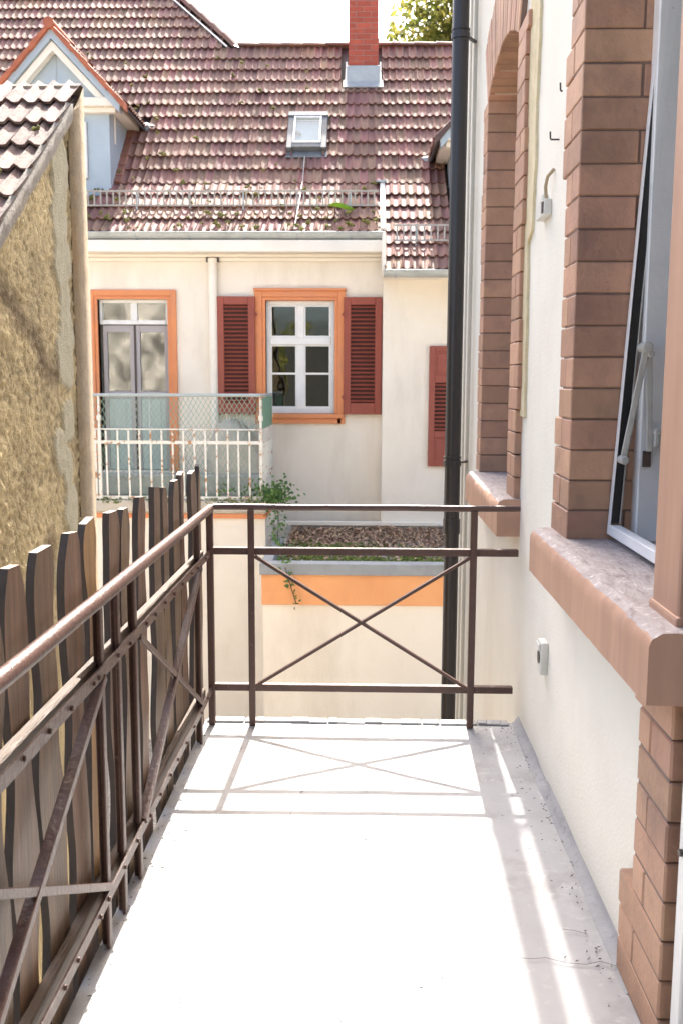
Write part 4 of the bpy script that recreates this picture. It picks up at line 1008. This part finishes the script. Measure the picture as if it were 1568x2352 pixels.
# ------------------------------------------------------------------ terrace block and far balcony
def terrace():
    t = thing('terrace_block', (-4, 13, -3.2), 'cream block with orange line carrying the rusty balcony of the house', 'terrace')
    MB().box(-9, -1.268, 12.06, HY - .01, -3.2, -.165).build('wall', M['cream'], t)
    MB().box(-9, -1.255, 12.03, 12.0595, -.242, -.185).box(-1.2675, -1.255, 12.06, HY - .02, -.242, -.185).build('band', M['orange'], t)
    MB().box(-9, -1.24, 12.0, HY - .005, -.16, -.015).build('deck', M['stoneblock'], t, bevel=.012)
    for k in range(12):
        z = -.58 + .0; 
    for k in range(6):
        brick(-1.2675, -1.225, 12.0 - .0 + .001, 12.18, -1.2 + .095 * k, -1.2 + .095 * k + .088, M['stoneblock'], t, name='brick')
    tb = thing('balcony_railing', (-2.3, 12.05, -.015), 'rusty white balcony railing with green netting on the house opposite', 'railing')
    yb = 12.06
    o = MB().tube([(-5.6, yb, 1.31), (-1.31, yb, 1.316)], .021, 10).tube([(-1.315, yb, 1.316), (-1.315, HY - .05, 1.31)], .019, 10).build('top_tube', M['rail_grey'], tb); smooth_by_angle(o)
    MB().tube([(-5.6, yb, .885), (-1.31, yb, .885)], .009, 8).build('top_rail', M['rust'], tb)
    MB().box(-5.6, -1.31, yb - .006, yb + .008, .70, .742).build('flat_rail', M['rust'], tb)
    MB().box(-5.6, -1.30, yb - .012, yb + .012, .0, .035).build('bottom_rail', M['rust'], tb)
    bm_ = MB().box(-.011, .011, -.0115, -.0065, .036, .87).mesh('bar', M['rust'])
    x = -1.455
    while x > -5.6: place('bar', bm_, Matrix.Translation((x + rng.uniform(-.004, .004), yb, 0)) @ Matrix.Rotation(rng.uniform(-.006, .006), 4, 'Y'), tb); x -= .1395
    for x, y in ((-1.315, yb), (-3.36, yb), (-1.315, HY - .06), (-5.5, yb)):
        MB().box(x - .020, x + .020, y - .02, y + .02, -.01, .88).tube([(x, y, .8805), (x, y, 1.31)], .016, 10).tube([(x, y, 1.0), (x, y, 1.06)], .03, 10).build('post', M['rust'], tb)
    for x in (-2.72,): MB().tube([(x, yb + .03, .886), (x, yb + .03, 1.31)], .011, 8).build('post', M['rail_grey'], tb)
    # side
    MB().box(-1.322, -1.308, yb + .025, HY - .1, .70, .88).build('side_board', M['rust'], tb)
    k = 0
    y = yb + .12
    bs = MB().box(-.008, .008, -.011, .011, .0, .695).mesh('bar', M['rust'])
    while y < HY - .1: place('bar', bs, Matrix.Translation((-1.315, y, 0)), tb); y += .135
    MB().box(-1.30, -1.296, yb + .03, HY - .1, .895, 1.29).build('mesh_screen', M['net_panel'], tb)
    for y in (12.6, 13.2): MB().tube([(-1.315, y, .885), (-1.315, y, 1.31)], .011, 8).build('post', M['rust'], tb)
    # netting (two families of strands)
    nt = MB(); x0, x1, z0, z1 = -5.0, -1.33, .03, 1.30
    def sag(x, z):
        return (x + .03 * nz3(x, 0, z, 2.2), yb + .035 + .03 * nz3(x, 4, z, 1.8), z + .03 * nz3(x, 8, z, 2.0))
    pitch = .062
    for fam in (1, -1):
        c = -3
        for i in range(130):
            xs = x0 - 1.3 + i * pitch if fam > 0 else x0 + i * pitch
            pts = []
            for k in range(15):
                z = z0 + (z1 - z0) * k / 14; x = xs + fam * (z - z0) * .62
                if x0 <= x <= x1: pts.append(sag(x, z))
            for a, b in zip(pts, pts[1:]): nt.bar(a, b, .0055, .0035, (0, 1, 0))
    o = nt.build('netting', M['net'], tb); tag(o, kind='stuff')
    # moss along deck edge
    mm = MB()
    for i in range(230):
        x = rng.uniform(-4.2, -1.28); moss_clump(mm, (x, rng.uniform(11.985, 12.03), rng.uniform(-.05, .02)), rng.uniform(.012, .03), 4)
    tag(mm.build('deck_moss', M['moss_g']), 'dark green moss along the edge of the house balcony deck', 'moss', kind='stuff')
    # covered furniture behind the net
    cf = MB(); n = 14
    vs = []; prof = [(.42, 0), (.43, .25), (.41, .50), (.36, .74), (.28, .93), (.14, 1.0), (0, 1.01)]
    for r_, z in prof:
        for i in range(n):
            a = 2 * math.pi * i / n; e = 1 + .06 * nz3(math.cos(a), math.sin(a), z, 2.5)
            vs.append((-1.78 + .92 * r_ * math.copysign(abs(math.cos(a)) ** .6, math.cos(a)) * e, 13.2 + 1.0 * r_ * math.copysign(abs(math.sin(a)) ** .6, math.sin(a)) * e, -.01 + z * .98 - .18 * max(0, math.cos(a)) * (z > .7)))
    cf.add(vs, [(j * n + i, j * n + (i + 1) % n, (j + 1) * n + (i + 1) % n, (j + 1) * n + i) for j in range(len(prof) - 1) for i in range(n)])
    o = cf.build('covered_chair', M['stoneblock'], smooth=True, merge=True); tag(o, 'pale sheeted object standing behind the netting of the house balcony', 'cover')
    tr = MB().box(-3.7, -1.4, 12.55, 12.9, -.014, .26).build('planter_trough', M['concrete'], bevel=.02); tag(tr, 'long grey concrete trough on the house balcony behind the bars', 'planter')
terrace()

# ------------------------------------------------------------------ low annex with leaf covered flat roof
def annex():
    t = thing('annex', (1, 11.5, -3.2), 'low cream annex with orange parapet band and leaf covered flat roof', 'building')
    MB().box(-1.115, 5.5, 10.32, WY - .01, -3.2, -.66).build('wall', M['cream'], t)
    MB().box(-1.128, 5.5, 10.29, 10.45, -.945, -.605).build('parapet_band', M['orange_pale'], t, bevel=.004)
    MB().box(-1.145, 5.5, 10.25, 10.44, -.604, -.475).box(-1.145, -1.02, 10.4405, 12.0, -.604, -.475).build('flashing', M['zinc_dark2'], t, bevel=.012, segs=2)
    MB().box(-1.02, 5.5, 10.45, WY - .01, -.659, -.60).build('flat_roof', M['concrete'], t)
    MB().box(-1.0, 5.5, WY - .04, WY - .002, -.5995, -.475).build('upstand', M['concrete'], t)
    MB().box(-1.25, 5.5, WY - .07, WY - .003, -.4745, -.42).build('ledge', M['cream_trim'], t, bevel=.006)
    lv = MB()
    for i in range(9000):
        x = rng.uniform(-1.0, 2.2); y = 13.02 - abs(rng.gauss(0, .55)) if rng.random() < .8 else rng.uniform(11, 12.8)
        if y < 10.9: continue
        z = -.595 + rng.uniform(0, .045) + .03 * max(0, nz3(x, y, 0, 2)) + max(0, (y - 12.3)) * .08
        r = rng.uniform(.012, .032); a = rng.uniform(0, 6.28); tl = rng.gauss(0, .5); t2 = rng.gauss(0, .5)
        d1 = Vector((math.cos(a), math.sin(a), tl)) * r; d2 = Vector((-math.sin(a), math.cos(a), t2)) * r * .6; c = Vector((x, y, z + .01))
        lv.add([c - d1, c + d2, c + d1, c - d2], [(0, 1, 2, 3)])
    tag(lv.build('dry_leaves', M['dryleaf']), 'drift of dry brown leaves on the flat annex roof', 'leaves', kind='stuff')
    mm = MB()
    for i in range(3600):
        x = rng.uniform(-1.0, 2.2); y = rng.uniform(10.8, 12.15 - .25 * (x + .3) + .3 * nz3(x, 0, 0, 1.5))
        if nz3(x, y, 3, 2.4) < -.22 and y > 11.1: continue
        r = rng.uniform(.02, .045); c = Vector((x, y, -.59 + rng.uniform(0, .03) + .03 * nz3(x, y, 0, 3)))
        moss_clump(mm, c, r, 2)
    tag(mm.build('roof_moss', M['moss_g']), 'green moss carpet along the front of the flat annex roof', 'moss', kind='stuff')
annex()

# ------------------------------------------------------------------ ivy on the balcony corner
def leaf_cloud(mb, pts, size, squash=.55):
    for p in pts:
        n = Vector((rng.gauss(0, 1), rng.gauss(-.5, 1), rng.gauss(.5, .8))).normalized(); a = n.orthogonal().normalized(); b = n.cross(a)
        an = rng.uniform(0, 6.28); d1 = (a * math.cos(an) + b * math.sin(an)); d2 = n.cross(d1); r = size * rng.uniform(.6, 1.3)
        c = Vector(p)
        mb.add([c - d1 * r, c - d1 * r * .2 + d2 * r * squash, c + d1 * r, c - d1 * r * .2 - d2 * r * squash], [(0, 1, 2, 3)])
def ivy():
    t = thing('ivy_plant', (-1.15, 12.0, -.02), 'green ivy clump at the house balcony corner trailing down onto the annex', 'plant')
    mb = MB(); P = []
    for _ in range(620):
        P.append((rng.gauss(-1.14, .11), rng.gauss(12.02, .09), rng.gauss(.06, .085)))
    path = [Vector(p) for p in ((-1.12, 11.95, 0), (-1.08, 11.85, -.2), (-1.05, 11.4, -.42), (-.98, 10.9, -.44), (-.90, 10.35, -.44), (-.85, 10.22, -.55), (-.80, 10.22, -.72), (-.74, 10.22, -.92))]
    for a, b in zip(path, path[1:]):
        for _ in range(50 if b.y > 10.6 else 16):
            q = a.lerp(b, rng.random()); s = .06 if b.y > 10.6 else .035
            P.append((q.x + rng.gauss(0, s), q.y + rng.gauss(0, s * .5), q.z + rng.gauss(0, s)))
    for _ in range(60): P.append((rng.uniform(-1.9, -1.35), 12.1 + rng.gauss(0, .03), rng.uniform(.02, .2)))
    leaf_cloud(mb, P, .026, .7)
    mb.build('leaves', M['foliage_ivy'], t)
    MB().tube(path, .006, 6).build('stem', M['trunk'], t)
ivy()

# ------------------------------------------------------------------ trees
def tree(loc, H, cr, label, seed, nleaf=15000, cat='tree', group=None):
    r2 = random.Random(seed); t = thing('tree', loc, label, cat, group)
    L0 = Vector(loc); tk = MB(); top = L0 + Vector((0, 0, H * .62))
    tk.tube([L0, L0 + Vector((.1, 0, H * .25)), L0 + Vector((-.05, .1, H * .45)), top], [H * .026, H * .02, H * .016, H * .011], 10)
    clumps = []
    cc = L0 + Vector((0, 0, H * .70))
    for i in range(46):
        d = Vector((r2.gauss(0, 1), r2.gauss(0, 1), r2.gauss(0, .8))).normalized() * cr * r2.uniform(.35, 1.0); d.z *= .95
        p = cc + d; clumps.append((p, cr * r2.uniform(.16, .30)))
        if i % 2 == 0:
            st = L0 + Vector((0, 0, H * r2.uniform(.3, .6)))
            tk.tube([st, st.lerp(p, .5) + Vector((0, 0, .1 * cr)), p], [H * .008, H * .005, H * .002], 6)
    o = tk.build('trunk', M['trunk'], t, smooth=True)
    lf = MB(); per = nleaf // len(clumps)
    for p, r in clumps:
        for _ in range(per):
            q = p + Vector((r2.gauss(0, .5), r2.gauss(0, .5), r2.gauss(0, .42))) * r
            n = Vector((r2.gauss(0, 1), r2.gauss(0, 1), r2.gauss(.4, 1))).normalized(); a = n.orthogonal().normalized(); b = n.cross(a)
            an = r2.uniform(0, 6.28); d1 = a * math.cos(an) + b * math.sin(an); d2 = n.cross(d1); s = r2.uniform(.06, .13) * cr / 3.2
            lf.add([q - d1 * s, q + d2 * s * .5, q + d1 * s, q - d2 * s * .5], [(0, 1, 2, 3)])
    lf.build('crown', M['foliage'], t)
    return t
tree((3.9, 30, -3.2), 22, 4.1, 'yellow green leafy tree rising behind the roof right of the chimney', 3, 24000)
tree((-3.7, -10, -3.2), 7.2, 2.4, 'dark green tree mirrored in the lower left pane of the white window', 5, 9000)

# ------------------------------------------------------------------ small things on the townhouse wall
def small():
    t = thing('wall_socket', (WX, 3.52, .41), 'white surface mounted outdoor socket low on the townhouse wall', 'socket')
    MB().box(WX - .028, WX + .001, 3.478, 3.558, .412, .537).build('housing', M['plastic'], t, bevel=.006, segs=2)
    MB().tube([(WX - .0285, 3.518, .474), (WX - .030, 3.518, .474)], .026, 16).build('socket_face', M['hook'], t)
    MB().box(WX - .036, WX - .0285, 3.486, 3.55, .503, .53).build('lid', M['plastic'], t, bevel=.003)
    t = thing('lamp_bracket', (WX, 3.75, 2.12), 'old white junction block with bent cable on the townhouse wall', 'bracket')
    MB().box(WX - .03, WX + .001, 3.70, 3.86, 2.115, 2.175).build('block', M['plastic'], t, bevel=.004)
    MB().box(WX - .022, WX + .001, 3.78, 3.84, 2.18, 2.205).build('clip', M['plastic'], t, bevel=.003)
    MB().box(WX - .034, WX - .0305, 3.705, 3.735, 2.125, 2.165).build('terminal', M['hook'], t)
    o = MB().tube([(WX - .02, 3.715, 2.175), (WX - .024, 3.71, 2.22), (WX - .022, 3.685, 2.25), (WX - .005, 3.66, 2.27)], .0065, 8).build('cable', M['cablem'], t); smooth_by_angle(o, 60)
    for y, z, lb in ((3.44, 2.48, 'rusty L shaped hook beside the bricks of the near window'), (3.60, 2.36, 'small dark hook on the plaster above the junction block')):
        h = MB().tube([(WX + .005 if y > 3.5 else BX + .005, y, z), (WX - .03, y, z), (WX - .032, y, z + .004), (WX - .032, y + .006, z + .028)], .0032, 6).build('wall_hook', M['hook']); tag(h, lb, 'hook')
small()

# ------------------------------------------------------------------ litter on the balcony floor
db = MB()
for i in range(420):
    e = rng.random()
    if e < .35: x, y = rng.uniform(-.67, .64), 4.05 - abs(rng.gauss(0, .06))
    elif e < .6: x, y = .655 - abs(rng.gauss(0, .05)), rng.uniform(2.1, 4.05)
    elif e < .8: x, y = -.69 + abs(rng.gauss(0, .04)), rng.uniform(1.5, 4.0)
    else: x, y = rng.uniform(-.6, .62), rng.uniform(1.7, 4.0)
    r = rng.uniform(.001, .0038); a = rng.uniform(0, 6.28); l = rng.uniform(1, 3)
    c, s_ = math.cos(a), math.sin(a); z = .006
    vs = [(x + (u * l * c - v * s_) * r, y + (u * l * s_ + v * c) * r, z + w * r) for u, v, w in ((-1, 0, 0), (0, -.7, 0), (1, 0, .2), (0, .7, .1), (0, 0, .9))]
    db.add(vs, [(0, 1, 4), (1, 2, 4), (2, 3, 4), (3, 0, 4)])
tag(db.build('floor_litter', M['litter']), 'specks of grit and plant litter on the balcony floor', 'litter', kind='stuff')
